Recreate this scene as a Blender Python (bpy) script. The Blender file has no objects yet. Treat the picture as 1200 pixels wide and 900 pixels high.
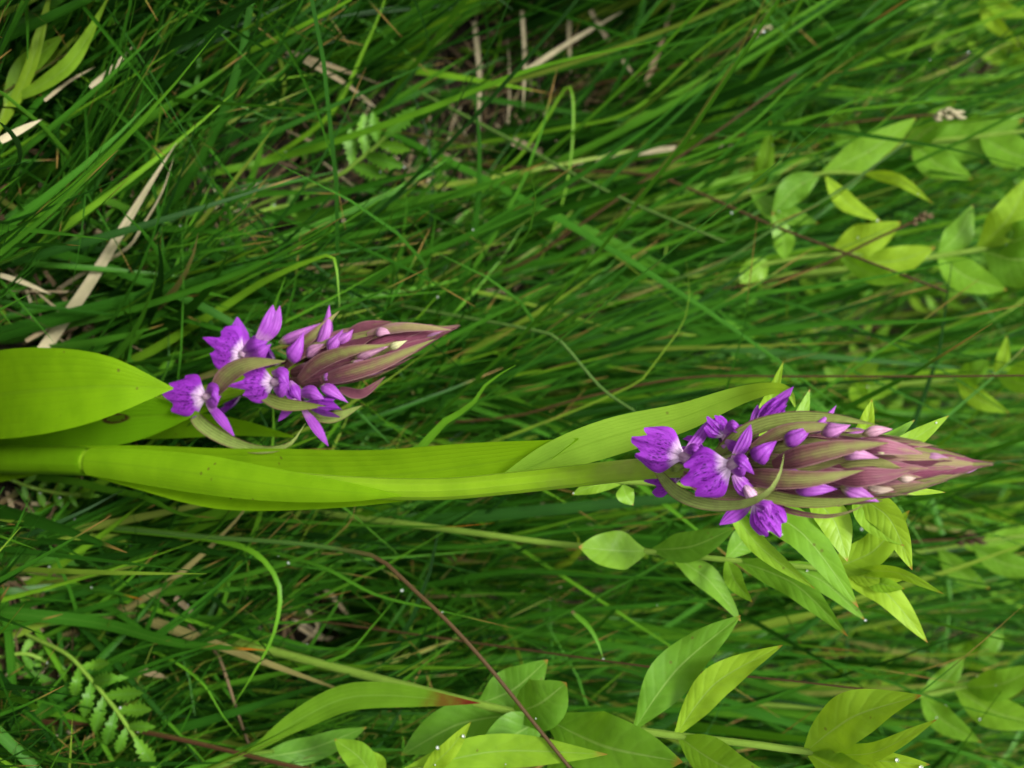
import bpy, math, random
import numpy as np
from mathutils import Vector

random.seed(7)
rng = np.random.default_rng(11)
scene = bpy.context.scene
col = scene.collection

# ------------------------------------------------------------------ camera
PITCH = math.radians(35.0)
HALF = math.tan(math.radians(22.5))          # half of the long side's field of view
D0 = 0.26                                    # metres to the tall orchid
ZC = 0.22
CAM = np.array([0.0, -D0 * math.cos(PITCH), ZC + D0 * math.sin(PITCH)])
FWD = np.array([0.0, math.cos(PITCH), -math.sin(PITCH)])
UPV = np.array([0.0, math.sin(PITCH), math.cos(PITCH)])     # picture right (the camera is held sideways)
RGT = np.array([1.0, 0.0, 0.0])                             # picture down
cd = bpy.data.cameras.new('camera')
cd.sensor_fit = 'HORIZONTAL'
cd.sensor_width = 36.0
cd.lens = 18.0 / HALF
cd.clip_start = 0.01
cd.clip_end = 500.0
cd.dof.use_dof = True
cd.dof.focus_distance = 0.252
cd.dof.aperture_fstop = 25.0
cam = bpy.data.objects.new('camera', cd)
col.objects.link(cam)
from mathutils import Matrix
X, Y, Z = UPV, -RGT, -FWD
cam.matrix_world = Matrix(((X[0], Y[0], Z[0], CAM[0]), (X[1], Y[1], Z[1], CAM[1]), (X[2], Y[2], Z[2], CAM[2]), (0, 0, 0, 1)))
scene.camera = cam

# ------------------------------------------------------------------ world, sun, exposure (bright overcast)
SUN_EL, SUN_AZ = math.radians(62), math.radians(205)
w = bpy.data.worlds.new('World')
scene.world = w
w.use_nodes = True
nt = w.node_tree
nt.nodes.clear()
sky = nt.nodes.new('ShaderNodeTexSky')
sky.sky_type = 'NISHITA'
sky.sun_disc = False
sky.sun_elevation = SUN_EL
sky.sun_rotation = SUN_AZ
sky.dust_density = 4.0
sky.air_density = 1.0
hs = nt.nodes.new('ShaderNodeHueSaturation')
hs.inputs['Saturation'].default_value = 0.15
bg = nt.nodes.new('ShaderNodeBackground')
bg.inputs['Strength'].default_value = 0.062
wo = nt.nodes.new('ShaderNodeOutputWorld')
nt.links.new(sky.outputs[0], hs.inputs['Color'])
nt.links.new(hs.outputs[0], bg.inputs['Color'])
nt.links.new(bg.outputs[0], wo.inputs['Surface'])
sd = bpy.data.lights.new('sun', 'SUN')
sd.energy = 1.5
sd.angle = math.radians(12)
sd.color = (1.0, 0.96, 0.9)
sun = bpy.data.objects.new('sun', sd)
col.objects.link(sun)
sdir = Vector((math.sin(SUN_AZ) * math.cos(SUN_EL), math.cos(SUN_AZ) * math.cos(SUN_EL), math.sin(SUN_EL)))
sun.rotation_euler = sdir.to_track_quat('Z', 'Y').to_euler()
scene.view_settings.view_transform = 'Standard'
scene.view_settings.look = 'None'
scene.view_settings.gamma = 1.0
scene.view_settings.exposure = 2.0
scene.render.engine = 'CYCLES'
scene.cycles.max_bounces = 4
scene.cycles.transmission_bounces = 2
scene.cycles.diffuse_bounces = 2

# ------------------------------------------------------------------ pixel <-> place helpers
def ray(px, py):
    return FWD + UPV * ((px - 600) / 600 * HALF) + RGT * ((py - 450) / 600 * HALF)
def W(px, py, Yp):
    r = ray(px, py)
    return CAM + r * ((Yp - CAM[1]) / r[1])
def WZ(px, py, z):
    r = ray(px, py)
    return CAM + r * ((z - CAM[2]) / r[2])
def M(px, p):                                # pixels -> metres at point p
    return px * float(np.dot(p - CAM, FWD)) * HALF / 600
def project(P):
    d = P - CAM
    dep = d @ FWD
    return 600 + (d @ UPV) / dep * 600 / HALF, 450 + (d @ RGT) / dep * 600 / HALF, dep
CLEAR = np.full((158, 208), 1e9)             # how near the plants one can pick out stand, by viewing direction
def note_clear(V, grow=1):
    px, py, dep = project(np.asarray(V))
    i = np.round(py / 6).astype(int) + 4; j = np.round(px / 6).astype(int) + 4
    for di in range(-grow, grow + 1):
        for dj in range(-grow, grow + 1):
            a, b = i + di, j + dj
            ok = (a >= 0) & (a < 158) & (b >= 0) & (b < 208)
            np.minimum.at(CLEAR, (a[ok], b[ok]), dep[ok])
def nrm(v):
    v = np.asarray(v, float)
    n = np.linalg.norm(v, axis=-1, keepdims=True)
    return v / np.maximum(n, 1e-12)
def spline(pts, n):
    """Catmull-Rom through pts (k, d), evenly sampled by chord length"""
    P = np.asarray(pts, float)
    if len(P) == 2:
        t = np.linspace(0, 1, n)[:, None]
        return P[0] * (1 - t) + P[1] * t
    d = np.linalg.norm(np.diff(P[:, :3], axis=0), axis=1)
    k = np.concatenate([[0], np.cumsum(np.maximum(d, 1e-9))])
    Q = np.vstack([2 * P[0] - P[1], P, 2 * P[-1] - P[-2]])
    out = []
    for s in np.linspace(0, k[-1], n):
        i = min(max(int(np.searchsorted(k, s, 'right')) - 1, 0), len(P) - 2)
        t = (s - k[i]) / max(k[i + 1] - k[i], 1e-9)
        a, b, c, e = Q[i], Q[i + 1], Q[i + 2], Q[i + 3]
        h1, h2 = d[i], d[i]
        m1 = (c - a) / max((k[i + 1] - k[i]) + (k[i] - k[i - 1] if i > 0 else k[1] - k[0]), 1e-9) * (k[i + 1] - k[i])
        m2 = (e - b) / max((k[i + 1] - k[i]) + (k[i + 2] - k[i + 1] if i + 2 < len(k) else k[-1] - k[-2]), 1e-9) * (k[i + 1] - k[i])
        t2, t3 = t * t, t * t * t
        out.append(b * (2 * t3 - 3 * t2 + 1) + m1 * (t3 - 2 * t2 + t) + c * (-2 * t3 + 3 * t2) + m2 * (t3 - t2))
    return np.array(out)

# ------------------------------------------------------------------ mesh collector
class MB:
    def __init__(self):
        self.v, self.f, self.uv, self.r, self.n = [], [], [], [], 0
    def add(self, v, f, uv, rnd=0.5):
        v = np.asarray(v, float)
        self.v.append(v)
        self.uv.append(np.asarray(uv, float))
        self.r.append(np.full(len(v), rnd))
        f = np.asarray(f, int)
        self.f += [tuple(q) for q in (f + self.n)]
        self.n += len(v)
        return self
    def mesh(self, name, off):
        me = bpy.data.meshes.new(name)
        v = np.vstack(self.v) - off
        me.from_pydata(v.tolist(), [], self.f)
        uv = np.vstack(self.uv)
        lay = me.uv_layers.new(name='UVMap')
        li = np.zeros(len(me.loops), int)
        me.loops.foreach_get('vertex_index', li)
        lay.data.foreach_set('uv', uv[li].ravel())
        at = me.attributes.new('rnd', 'FLOAT', 'POINT')
        at.data.foreach_set('value', np.concatenate(self.r))
        me.polygons.foreach_set('use_smooth', [True] * len(me.polygons))
        me.update()
        return me
ORG = {}
def tag(o, label=None, cat=None, group=None, kind=None):
    if label: o['label'] = label
    if cat: o['category'] = cat
    if group: o['group'] = group
    if kind: o['kind'] = kind
    return o
def thing(name, loc, label, cat, group=None):
    o = bpy.data.objects.new(name, None)
    col.objects.link(o)
    o.location = loc
    o.empty_display_size = 0.01
    ORG[o.name] = np.array(loc, float)
    return tag(o, label, cat, group)
def build(mb, name, mat, parent=None, base=None):
    """one mesh object; a child is stored relative to its thing's base"""
    off = np.zeros(3)
    if parent is not None: off = ORG[parent.name]
    elif base is not None: off = np.array(base, float)
    me = mb.mesh(name, off)
    me.materials.append(mat)
    o = bpy.data.objects.new(name, me)
    col.objects.link(o)
    if parent is not None:
        o.parent = parent
        ORG[o.name] = off
    elif base is not None:
        o.location = base
    return o
def grid_faces(rows, cols, closed=False):
    f = []
    for i in range(rows - 1):
        for j in range(cols if closed else cols - 1):
            k = (j + 1) % cols
            f.append((i * cols + j, i * cols + k, (i + 1) * cols + k, (i + 1) * cols + j))
    return f
def strip(C, hw, N, fold=0.0, cup=0.0, cols=5, wave=0.0, wfreq=3.0, ph=0.0, twist=None):
    """leaf-like sheet along centre line C with half widths hw, facing N"""
    C = np.asarray(C, float); n = len(C)
    hw = np.asarray(hw, float)
    T = nrm(np.gradient(C, axis=0))
    N = np.broadcast_to(np.asarray(N, float), (n, 3))
    S = nrm(np.cross(T, N))
    Nn = nrm(np.cross(S, T))
    if twist is not None:
        tw = np.asarray(twist)[:, None] if np.ndim(twist) else np.full((n, 1), twist)
        S, Nn = S * np.cos(tw) + Nn * np.sin(tw), Nn * np.cos(tw) - S * np.sin(tw)
    s = np.linspace(-1, 1, cols)
    t = np.linspace(0, 1, n)
    V = C[:, None] + S[:, None] * (hw[:, None] * s[None])[..., None]
    z = hw[:, None] * (fold * np.abs(s)[None] + cup * (s ** 2)[None])
    z = z + hw[:, None] * wave * np.sin(t[:, None] * wfreq * 6.28 + ph + s[None] * 1.3) * (s ** 2)[None]
    V = V + Nn[:, None] * z[..., None]
    uv = np.stack(np.broadcast_arrays((s[None] + 1) / 2, t[:, None]), -1)
    return V.reshape(-1, 3), grid_faces(n, cols), uv.reshape(-1, 2)
def tube(C, rad, seg=8, squash=1.0):
    C = np.asarray(C, float); n = len(C)
    rad = np.broadcast_to(np.asarray(rad, float), (n,))
    T = nrm(np.gradient(C, axis=0))
    ref = nrm(CAM - C)
    S = nrm(np.cross(T, ref)); B = nrm(np.cross(S, T))
    a = np.linspace(0, 2 * math.pi, seg, endpoint=False)
    V = C[:, None] + rad[:, None, None] * (S[:, None] * np.cos(a)[None, :, None] + squash * B[:, None] * np.sin(a)[None, :, None])
    uv = np.stack(np.broadcast_arrays((a / 6.2832)[None], np.linspace(0, 1, n)[:, None]), -1)
    V = np.vstack([V.reshape(-1, 3), C[0], C[-1]])
    f = [tuple(q) for q in grid_faces(n, seg, True)]
    uv = np.vstack([uv.reshape(-1, 2), [0, 0], [0, 1]])
    nv = n * seg
    f += [(nv, (j + 1) % seg, j, j) for j in range(0)]
    return V, f, uv
def lance(n, a=0.55, p=1.0, base=0.12):
    """half-width profile of a leaf, widest at a"""
    t = np.linspace(0, 1, n)
    w = np.where(t < a, base + (1 - base) * np.sin(np.clip(t / a, 0, 1) * math.pi / 2) ** p, np.cos(np.clip((t - a) / (1 - a), 0, 1) * math.pi / 2) ** 0.9)
    return np.maximum(w, 0.012)
def blade(n, base=0.6):
    t = np.linspace(0, 1, n)
    return np.maximum((base + (1 - base) * np.clip(t * 5, 0, 1)) * (1 - t ** 3.0), 0.03)

# ------------------------------------------------------------------ materials
def nodes(name):
    m = bpy.data.materials.new(name)
    m.use_nodes = True
    t = m.node_tree
    t.nodes.clear()
    return m, t
class NT:
    def __init__(s, t): s.t = t
    def n(s, kind, **kw):
        x = s.t.nodes.new(kind)
        for k, v in kw.items(): setattr(x, k, v)
        return x
    def l(s, a, b): s.t.links.new(a, b)
    def math(s, op, a, b=None, c=None, clamp=False):
        x = s.n('ShaderNodeMath', operation=op, use_clamp=clamp)
        for i, q in enumerate((a, b, c)):
            if q is None: continue
            if isinstance(q, (int, float)): x.inputs[i].default_value = q
            else: s.l(q, x.inputs[i])
        return x.outputs[0]
    def mix(s, f, a, b, mode='MIX'):
        x = s.n('ShaderNodeMix', data_type='RGBA', blend_type=mode)
        for k, q in ((0, f), (6, a), (7, b)):
            if isinstance(q, (int, float)): x.inputs[k].default_value = q
            elif isinstance(q, tuple): x.inputs[k].default_value = (*q, 1)
            else: s.l(q, x.inputs[k])
        return x.outputs[2]
    def smooth(s, v, a, b):
        x = s.n('ShaderNodeMapRange', interpolation_type='SMOOTHSTEP')
        s.l(v, x.inputs[0])
        x.inputs[1].default_value = a; x.inputs[2].default_value = b
        return x.outputs[0]
    def uv(s):
        a = s.n('ShaderNodeUVMap'); b = s.n('ShaderNodeSeparateXYZ')
        s.l(a.outputs[0], b.inputs[0])
        return a.outputs[0], b.outputs[0], b.outputs[1]
    def noise(s, vec, scale, detail=3):
        x = s.n('ShaderNodeTexNoise')
        x.inputs['Scale'].default_value = scale; x.inputs['Detail'].default_value = detail
        s.l(vec, x.inputs['Vector'])
        return x.outputs['Fac']
    def ramp(s, f, stops, interp='LINEAR'):
        x = s.n('ShaderNodeValToRGB')
        e = x.color_ramp.elements
        x.color_ramp.interpolation = interp
        while len(e) > 1: e.remove(e[0])
        e[0].position, e[0].color = stops[0][0], (*stops[0][1], 1)
        for p, c in stops[1:]:
            q = e.new(p); q.color = (*c, 1)
        s.l(f, x.inputs[0])
        return x.outputs[0]
    def coords(s): return s.n('ShaderNodeTexCoord').outputs['Object']
    def rnd(s):
        a = s.n('ShaderNodeAttribute', attribute_name='rnd')
        return a.outputs['Fac']
    def finish(s, colr, trans=0.4, rough=0.45, spec=0.4, bump=None, bstr=0.2, bdist=0.0004, tboost=(1.5, 1.35, 0.6), sheen=0.0):
        p = s.n('ShaderNodeBsdfPrincipled')
        s.l(colr, p.inputs['Base Color'])
        p.inputs['Roughness'].default_value = rough
        p.inputs['Specular IOR Level'].default_value = spec
        if sheen: p.inputs['Sheen Weight'].default_value = sheen
        o = s.n('ShaderNodeOutputMaterial')
        nb = None
        if bump is not None:
            b = s.n('ShaderNodeBump')
            b.inputs['Strength'].default_value = bstr; b.inputs['Distance'].default_value = bdist
            s.l(bump, b.inputs['Height']); nb = b.outputs[0]
            s.l(nb, p.inputs['Normal'])
        if trans > 0:
            tr = s.n('ShaderNodeBsdfTranslucent')
            s.l(s.mix(1.0, colr, tboost, 'MULTIPLY'), tr.inputs['Color'])
            mx = s.n('ShaderNodeMixShader')
            mx.inputs[0].default_value = trans
            s.l(p.outputs[0], mx.inputs[1]); s.l(tr.outputs[0], mx.inputs[2]); s.l(mx.outputs[0], o.inputs[0])
        else: s.l(p.outputs[0], o.inputs[0])

def leaf_mat(name, stops, trans=0.4, rough=0.45, veins=14, rib=0.25, ribw=0.03, ribcol=(0.3, 0.45, 0.05), tip=None, tipv=0.93, base=None, basev=0.15,
             nscale=180, namt=0.35, pinnate=False, hole=None, spec=0.4, bstr=0.25, streak=0.0, tipw=0.06, speck=0.0):
    m, t = nodes(name); k = NT(t)
    uvv, u, v = k.uv()
    c = k.ramp(k.rnd(), stops)
    co = k.coords()
    nz = k.noise(co, nscale, 4)
    dark = k.mix(1.0, c, (0.62, 0.68, 0.55), 'MULTIPLY')
    c = k.mix(k.math('MULTIPLY', k.smooth(nz, 0.35, 0.7), namt), c, dark)
    au = k.math('ABSOLUTE', k.math('SUBTRACT', u, 0.5))
    if pinnate:
        ph = k.math('ADD', k.math('MULTIPLY', v, veins * 6.283), k.math('ADD', k.math('MULTIPLY', au, -18.0), k.math('MULTIPLY', nz, 2.5)))
    else:
        ph = k.math('MULTIPLY', u, veins * 6.283)
    vs = k.math('MULTIPLY_ADD', k.math('SINE', ph), 0.5, 0.5)
    vs = k.math('POWER', vs, 3.0)
    c = k.mix(k.math('MULTIPLY', vs, 0.05 if pinnate else 0.09), c, ribcol)
    mid = k.math('SUBTRACT', 1.0, k.smooth(au, ribw * 0.4, ribw))
    c = k.mix(k.math('MULTIPLY', mid, rib), c, ribcol)
    if streak:
        mp = k.n('ShaderNodeMapping'); mp.inputs['Scale'].default_value = (7, 0.7, 1)
        k.l(uvv, mp.inputs[0])
        sn = k.noise(mp.outputs[0], 3.0, 3)
        c = k.mix(k.math('MULTIPLY', k.smooth(sn, 0.4, 0.7), streak), c, dark)
    if speck:
        vo = k.n('ShaderNodeTexVoronoi'); vo.inputs['Scale'].default_value = 330.0
        k.l(co, vo.inputs['Vector'])
        sel = k.math('MULTIPLY', k.math('SUBTRACT', 1.0, k.smooth(vo.outputs['Distance'], 0.08, 0.2)), k.math('GREATER_THAN', k.noise(co, 110, 1), 0.62))
        c = k.mix(k.math('MULTIPLY', sel, speck), c, (0.11, 0.08, 0.02))
    if base is not None:
        c = k.mix(k.math('SUBTRACT', 1.0, k.smooth(v, 0.0, basev)), c, base)
    if tip is not None:
        tv = k.math('ADD', v, k.math('MULTIPLY', k.math('SUBTRACT', nz, 0.5), tipw * 1.6))
        c = k.mix(k.smooth(tv, tipv - tipw * 0.4, min(tipv + tipw, 1.0)), c, tip)
    if hole is not None:                     # browned tissue round an insect hole
        hu, hv, hr = hole
        du = k.math('MULTIPLY', k.math('SUBTRACT', u, hu), 0.35); dv = k.math('SUBTRACT', v, hv)
        d = k.math('SQRT', k.math('ADD', k.math('MULTIPLY', du, du), k.math('MULTIPLY', dv, dv)))
        d = k.math('ADD', d, k.math('MULTIPLY', k.math('SUBTRACT', nz, 0.5), hr * 0.8))
        c = k.mix(k.math('SUBTRACT', 1.0, k.smooth(d, hr, hr * 1.3)), c, (0.05, 0.03, 0.01))
    bh = k.math('ADD', k.math('MULTIPLY', vs, -0.6), k.math('ADD', k.math('MULTIPLY', mid, -1.0), k.math('MULTIPLY', nz, 0.8)))
    k.finish(c, trans, rough, spec, bh, bstr)
    return m
def tissue_mat(name, stops, trans=0.35, rough=0.5, base=None, basev=0.35, tip=None, tipv=0.8, edge=None, spots=None, nscale=500, veins=6, green=None, vamt=0.25):
    """petals, bracts and buds"""
    m, t = nodes(name); k = NT(t)
    uvv, u, v = k.uv()
    co = k.coords()
    nz = k.noise(co, nscale, 4)
    au = k.math('ABSOLUTE', k.math('SUBTRACT', u, 0.5))
    c = k.ramp(k.rnd(), stops)
    c = k.mix(k.math('MULTIPLY', k.smooth(nz, 0.35, 0.75), 0.4), c, k.mix(1.0, c, (0.6, 0.5, 0.65), 'MULTIPLY'))
    if green is not None:
        g = k.math('ADD', k.math('ADD', k.math('MULTIPLY', k.math('SUBTRACT', 0.5, au), 0.7), k.math('MULTIPLY', v, 0.55)),
                   k.math('MULTIPLY', k.math('SUBTRACT', nz, 0.5), 0.5))
        g = k.math('ADD', g, k.math('MULTIPLY', k.math('SUBTRACT', k.rnd(), 0.5), 0.9))
        c = k.mix(k.smooth(g, 0.34, 0.88), c, green)
    if edge is not None:
        c = k.mix(k.smooth(au, 0.38, 0.5), c, edge)
    if base is not None:
        c = k.mix(k.math('SUBTRACT', 1.0, k.smooth(k.math('ADD', v, k.math('MULTIPLY', k.math('SUBTRACT', nz, 0.5), 0.15)), basev * 0.35, basev)), c, base)
    if tip is not None:
        c = k.mix(k.smooth(v, tipv, 1.0), c, tip)
    if spots is not None:
        mp = k.n('ShaderNodeMapping'); mp.inputs['Scale'].default_value = (15, 5, 1)
        k.l(uvv, mp.inputs[0])
        mp2 = k.n('ShaderNodeVectorMath', operation='ADD')
        k.l(mp.outputs[0], mp2.inputs[0])
        oi = k.n('ShaderNodeObjectInfo')
        k.l(oi.outputs['Random'], mp2.inputs[1])
        vo = k.n('ShaderNodeTexVoronoi'); vo.inputs['Scale'].default_value = 1.3
        k.l(mp2.outputs[0], vo.inputs['Vector'])
        sp = k.math('SUBTRACT', 1.0, k.smooth(vo.outputs['Distance'], 0.22, 0.36))
        wn = k.noise(mp2.outputs[0], 1.1, 2)
        lines = k.math('SUBTRACT', 1.0, k.smooth(k.math('ABSOLUTE', k.math('SUBTRACT', wn, 0.5)), 0.015, 0.05))
        sp = k.math('MAXIMUM', sp, k.math('MULTIPLY', lines, 0.55))
        mask = k.math('MULTIPLY', k.math('SUBTRACT', 1.0, k.smooth(au, 0.32, 0.46)),
                      k.math('MULTIPLY', k.smooth(v, 0.12, 0.3), k.math('SUBTRACT', 1.0, k.smooth(v, 0.66, 0.9))))
        c = k.mix(k.math('MULTIPLY', sp, mask), c, spots)
    vs = k.math('POWER', k.math('MULTIPLY_ADD', k.math('SINE', k.math('MULTIPLY', u, veins * 6.283)), 0.5, 0.5), 3.0)
    c = k.mix(k.math('MULTIPLY', vs, vamt), c, k.mix(1.0, c, (0.5, 0.4, 0.55), 'MULTIPLY'))
    k.finish(c, trans, rough, 0.35, k.math('ADD', k.math('MULTIPLY', vs, 0.6), nz), 0.5, 0.0005, tboost=(1.3, 1.2, 1.3))
    return m
GR = [(0.0, (0.007, 0.038, 0.003)), (0.22, (0.014, 0.070, 0.004)), (0.45, (0.028, 0.122, 0.006)), (0.62, (0.045, 0.165, 0.010)), (0.78, (0.080, 0.230, 0.010)), (0.9, (0.135, 0.29, 0.012)), (0.96, (0.17, 0.24, 0.03)), (1.0, (0.26, 0.20, 0.09))]
MAT = {}
def grass_mat():
    m, t = nodes('grass'); k = NT(t)
    uvv, u, v = k.uv()
    r = k.rnd()
    c = k.ramp(r, GR)
    au = k.math('ABSOLUTE', k.math('SUBTRACT', u, 0.5))
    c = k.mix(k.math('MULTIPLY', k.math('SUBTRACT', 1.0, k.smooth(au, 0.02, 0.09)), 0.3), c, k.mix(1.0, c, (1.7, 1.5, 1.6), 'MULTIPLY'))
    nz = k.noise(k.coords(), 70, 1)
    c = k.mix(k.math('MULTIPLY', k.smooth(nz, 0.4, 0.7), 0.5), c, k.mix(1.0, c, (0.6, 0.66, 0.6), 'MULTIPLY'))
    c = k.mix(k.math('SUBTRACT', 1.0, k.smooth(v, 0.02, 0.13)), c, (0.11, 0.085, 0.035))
    # withered points on some of the blades
    rr = k.math('FRACT', k.math('MULTIPLY', r, 37.7))
    c = k.mix(k.math('MULTIPLY', k.smooth(v, 0.90, 0.96), k.math('GREATER_THAN', rr, 0.66)), c, (0.24, 0.15, 0.04))
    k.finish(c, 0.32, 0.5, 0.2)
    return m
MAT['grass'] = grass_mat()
MAT['grass_orange_tip'] = leaf_mat('grass_orange_tip', GR, trans=0.34, rough=0.42, veins=5, rib=0.2, ribw=0.08, ribcol=(0.10, 0.24, 0.03), tip=(0.42, 0.14, 0.015), tipv=0.9, nscale=60, namt=0.4, spec=0.35)
MAT['orchid_leaf'] = leaf_mat('orchid_leaf', [(0, (0.13, 0.29, 0.004)), (0.5, (0.185, 0.37, 0.004)), (0.8, (0.22, 0.42, 0.008)), (1, (0.26, 0.46, 0.04))], trans=0.45, rough=0.4, veins=11, rib=0.3, ribw=0.035, ribcol=(0.14, 0.27, 0.01), nscale=120, namt=0.45, bstr=0.2, speck=0.7)
MAT['orchid_leaf_eaten'] = leaf_mat('orchid_leaf_eaten', [(0, (0.115, 0.285, 0.004)), (1, (0.16, 0.36, 0.004))], trans=0.45, rough=0.4, veins=11, rib=0.3, ribw=0.035, ribcol=(0.14, 0.27, 0.01), nscale=90, namt=0.3, bstr=0.35, hole=(0.5, 0.803, 0.028))
MAT['orchid_stem'] = leaf_mat('orchid_stem', [(0, (0.20, 0.37, 0.010)), (1, (0.23, 0.40, 0.012))], trans=0.12, rough=0.45, veins=10, rib=0.0, nscale=110, namt=0.5, bstr=0.35, tip=(0.15, 0.13, 0.05), tipv=0.80, tipw=0.12)
MAT['herb_leaf'] = leaf_mat('herb_leaf', [(0, (0.085, 0.23, 0.018)), (0.5, (0.16, 0.35, 0.02)), (1, (0.30, 0.48, 0.025))], trans=0.42, rough=0.5, veins=9, rib=0.55, ribw=0.03, ribcol=(0.26, 0.42, 0.10), pinnate=True, nscale=220, namt=0.5, bstr=0.22, speck=0.6, tip=(0.30, 0.16, 0.03), tipv=0.965)
MAT['herb_leaf_red'] = leaf_mat('herb_leaf_red', [(0, (0.10, 0.25, 0.012)), (1, (0.16, 0.32, 0.016))], trans=0.42, rough=0.45, veins=6, rib=0.4, ribw=0.04, ribcol=(0.2, 0.36, 0.06), nscale=150, namt=0.35, tip=(0.17, 0.018, 0.012), tipv=0.84, tipw=0.13)
MAT['herb_stem'] = leaf_mat('herb_stem', [(0, (0.10, 0.23, 0.02)), (1, (0.24, 0.36, 0.05))], trans=0.1, rough=0.5, veins=4, rib=0, nscale=200)
MAT['silverweed'] = leaf_mat('silverweed', [(0, (0.06, 0.20, 0.013)), (1, (0.14, 0.33, 0.018))], trans=0.38, rough=0.5, veins=7, rib=0.4, ribw=0.05, ribcol=(0.13, 0.30, 0.08), pinnate=True, nscale=200)
MAT['straw'] = leaf_mat('straw', [(0, (0.045, 0.027, 0.012)), (0.45, (0.15, 0.105, 0.055)), (1, (0.50, 0.44, 0.29))], trans=0.15, rough=0.7, veins=5, rib=0.1, ribcol=(0.2, 0.15, 0.08), nscale=130, namt=0.6, streak=0.7, spec=0.2)
MAT['reed'] = leaf_mat('reed', [(0, (0.035, 0.014, 0.008)), (0.35, (0.075, 0.026, 0.012)), (0.6, (0.055, 0.055, 0.014)), (1, (0.045, 0.12, 0.018))], trans=0.0, rough=0.5, veins=4, rib=0, nscale=90, namt=0.5)
MAT['reed_fading'] = leaf_mat('reed_fading', [(0, (0.05, 0.125, 0.02)), (1, (0.05, 0.125, 0.02))], trans=0.0, rough=0.5, veins=4, rib=0, nscale=90, namt=0.4, tip=(0.06, 0.035, 0.012), tipv=0.62)
MAT['lip'] = tissue_mat('lip', [(0, (0.23, 0.016, 0.40)), (1, (0.34, 0.05, 0.52))], base=(0.70, 0.52, 0.70), basev=0.36, spots=(0.06, 0.0, 0.12), trans=0.35)
MAT['sepal'] = tissue_mat('sepal', [(0, (0.23, 0.022, 0.40)), (1, (0.36, 0.08, 0.48))], base=(0.40, 0.17, 0.45), basev=0.35, trans=0.35, veins=4)
MAT['column'] = tissue_mat('column', [(0, (0.5, 0.3, 0.45)), (1, (0.62, 0.42, 0.55))], trans=0.25)
MAT['bract'] = tissue_mat('bract', [(0, (0.13, 0.035, 0.055)), (0.3, (0.26, 0.095, 0.125)), (0.6, (0.19, 0.08, 0.075)), (1, (0.27, 0.17, 0.10))], edge=(0.31, 0.17, 0.16), green=(0.27, 0.29, 0.085), trans=0.3, rough=0.48, veins=7, vamt=0.45)
MAT['bract_pink'] = tissue_mat('bract_pink', [(0, (0.24, 0.065, 0.11)), (0.5, (0.34, 0.13, 0.18)), (1, (0.40, 0.25, 0.22))], edge=(0.42, 0.25, 0.25), green=(0.33, 0.28, 0.12), trans=0.3, rough=0.45, veins=6, vamt=0.45)
MAT['bract_green'] = tissue_mat('bract_green', [(0, (0.18, 0.22, 0.04)), (1, (0.30, 0.41, 0.10))], edge=(0.17, 0.08, 0.06), trans=0.3, rough=0.45, veins=5, vamt=0.35)
MAT['bud'] = tissue_mat('bud', [(0, (0.27, 0.035, 0.42)), (0.45, (0.42, 0.15, 0.42)), (0.75, (0.50, 0.28, 0.36)), (1, (0.50, 0.55, 0.24))], trans=0.25, base=(0.40, 0.40, 0.16), basev=0.3)

def soil_mat():
    m, t = nodes('soil'); k = NT(t)
    co = k.coords()
    a = k.noise(co, 45, 8); b = k.noise(co, 400, 4)
    c = k.ramp(a, [(0.3, (0.005, 0.004, 0.002)), (0.55, (0.013, 0.010, 0.005)), (0.75, (0.03, 0.021, 0.011))])
    c = k.mix(k.math('MULTIPLY', b, 0.5), c, (0.02, 0.019, 0.008))
    k.finish(c, 0, 0.9, 0.2, k.math('ADD', a, k.math('MULTIPLY', b, 0.3)), 0.8, 0.006)
    return m
MAT['soil'] = soil_mat()

# ------------------------------------------------------------------ ground
def ground():
    xs = np.concatenate([[-300, -60, -12, -4], np.linspace(-1.6, 1.6, 97), [4, 12, 60, 300]])
    ys = np.concatenate([[-300, -60, -12, -3], np.linspace(-0.8, 3.2, 121), [6, 14, 60, 300]])
    gx, gy = np.meshgrid(xs, ys)
    gz = 0.006 * np.sin(gx * 31 + 1.1 * np.sin(gy * 17)) * np.sin(gy * 27 + np.sin(gx * 13)) + 0.004 * np.sin(gx * 83 + gy * 61) - 0.008
    gz[(np.abs(gx) > 2) | (gy > 3.5) | (gy < -1)] = -0.01
    mb = MB()
    mb.add(np.stack([gx, gy, gz], -1).reshape(-1, 3), grid_faces(len(ys), len(xs)), np.stack([gx, gy], -1).reshape(-1, 2))
    o = build(mb, 'ground', MAT['soil'])
    tag(o, 'dark peaty soil under the meadow grass', 'ground', kind='structure')
ground()


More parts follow.
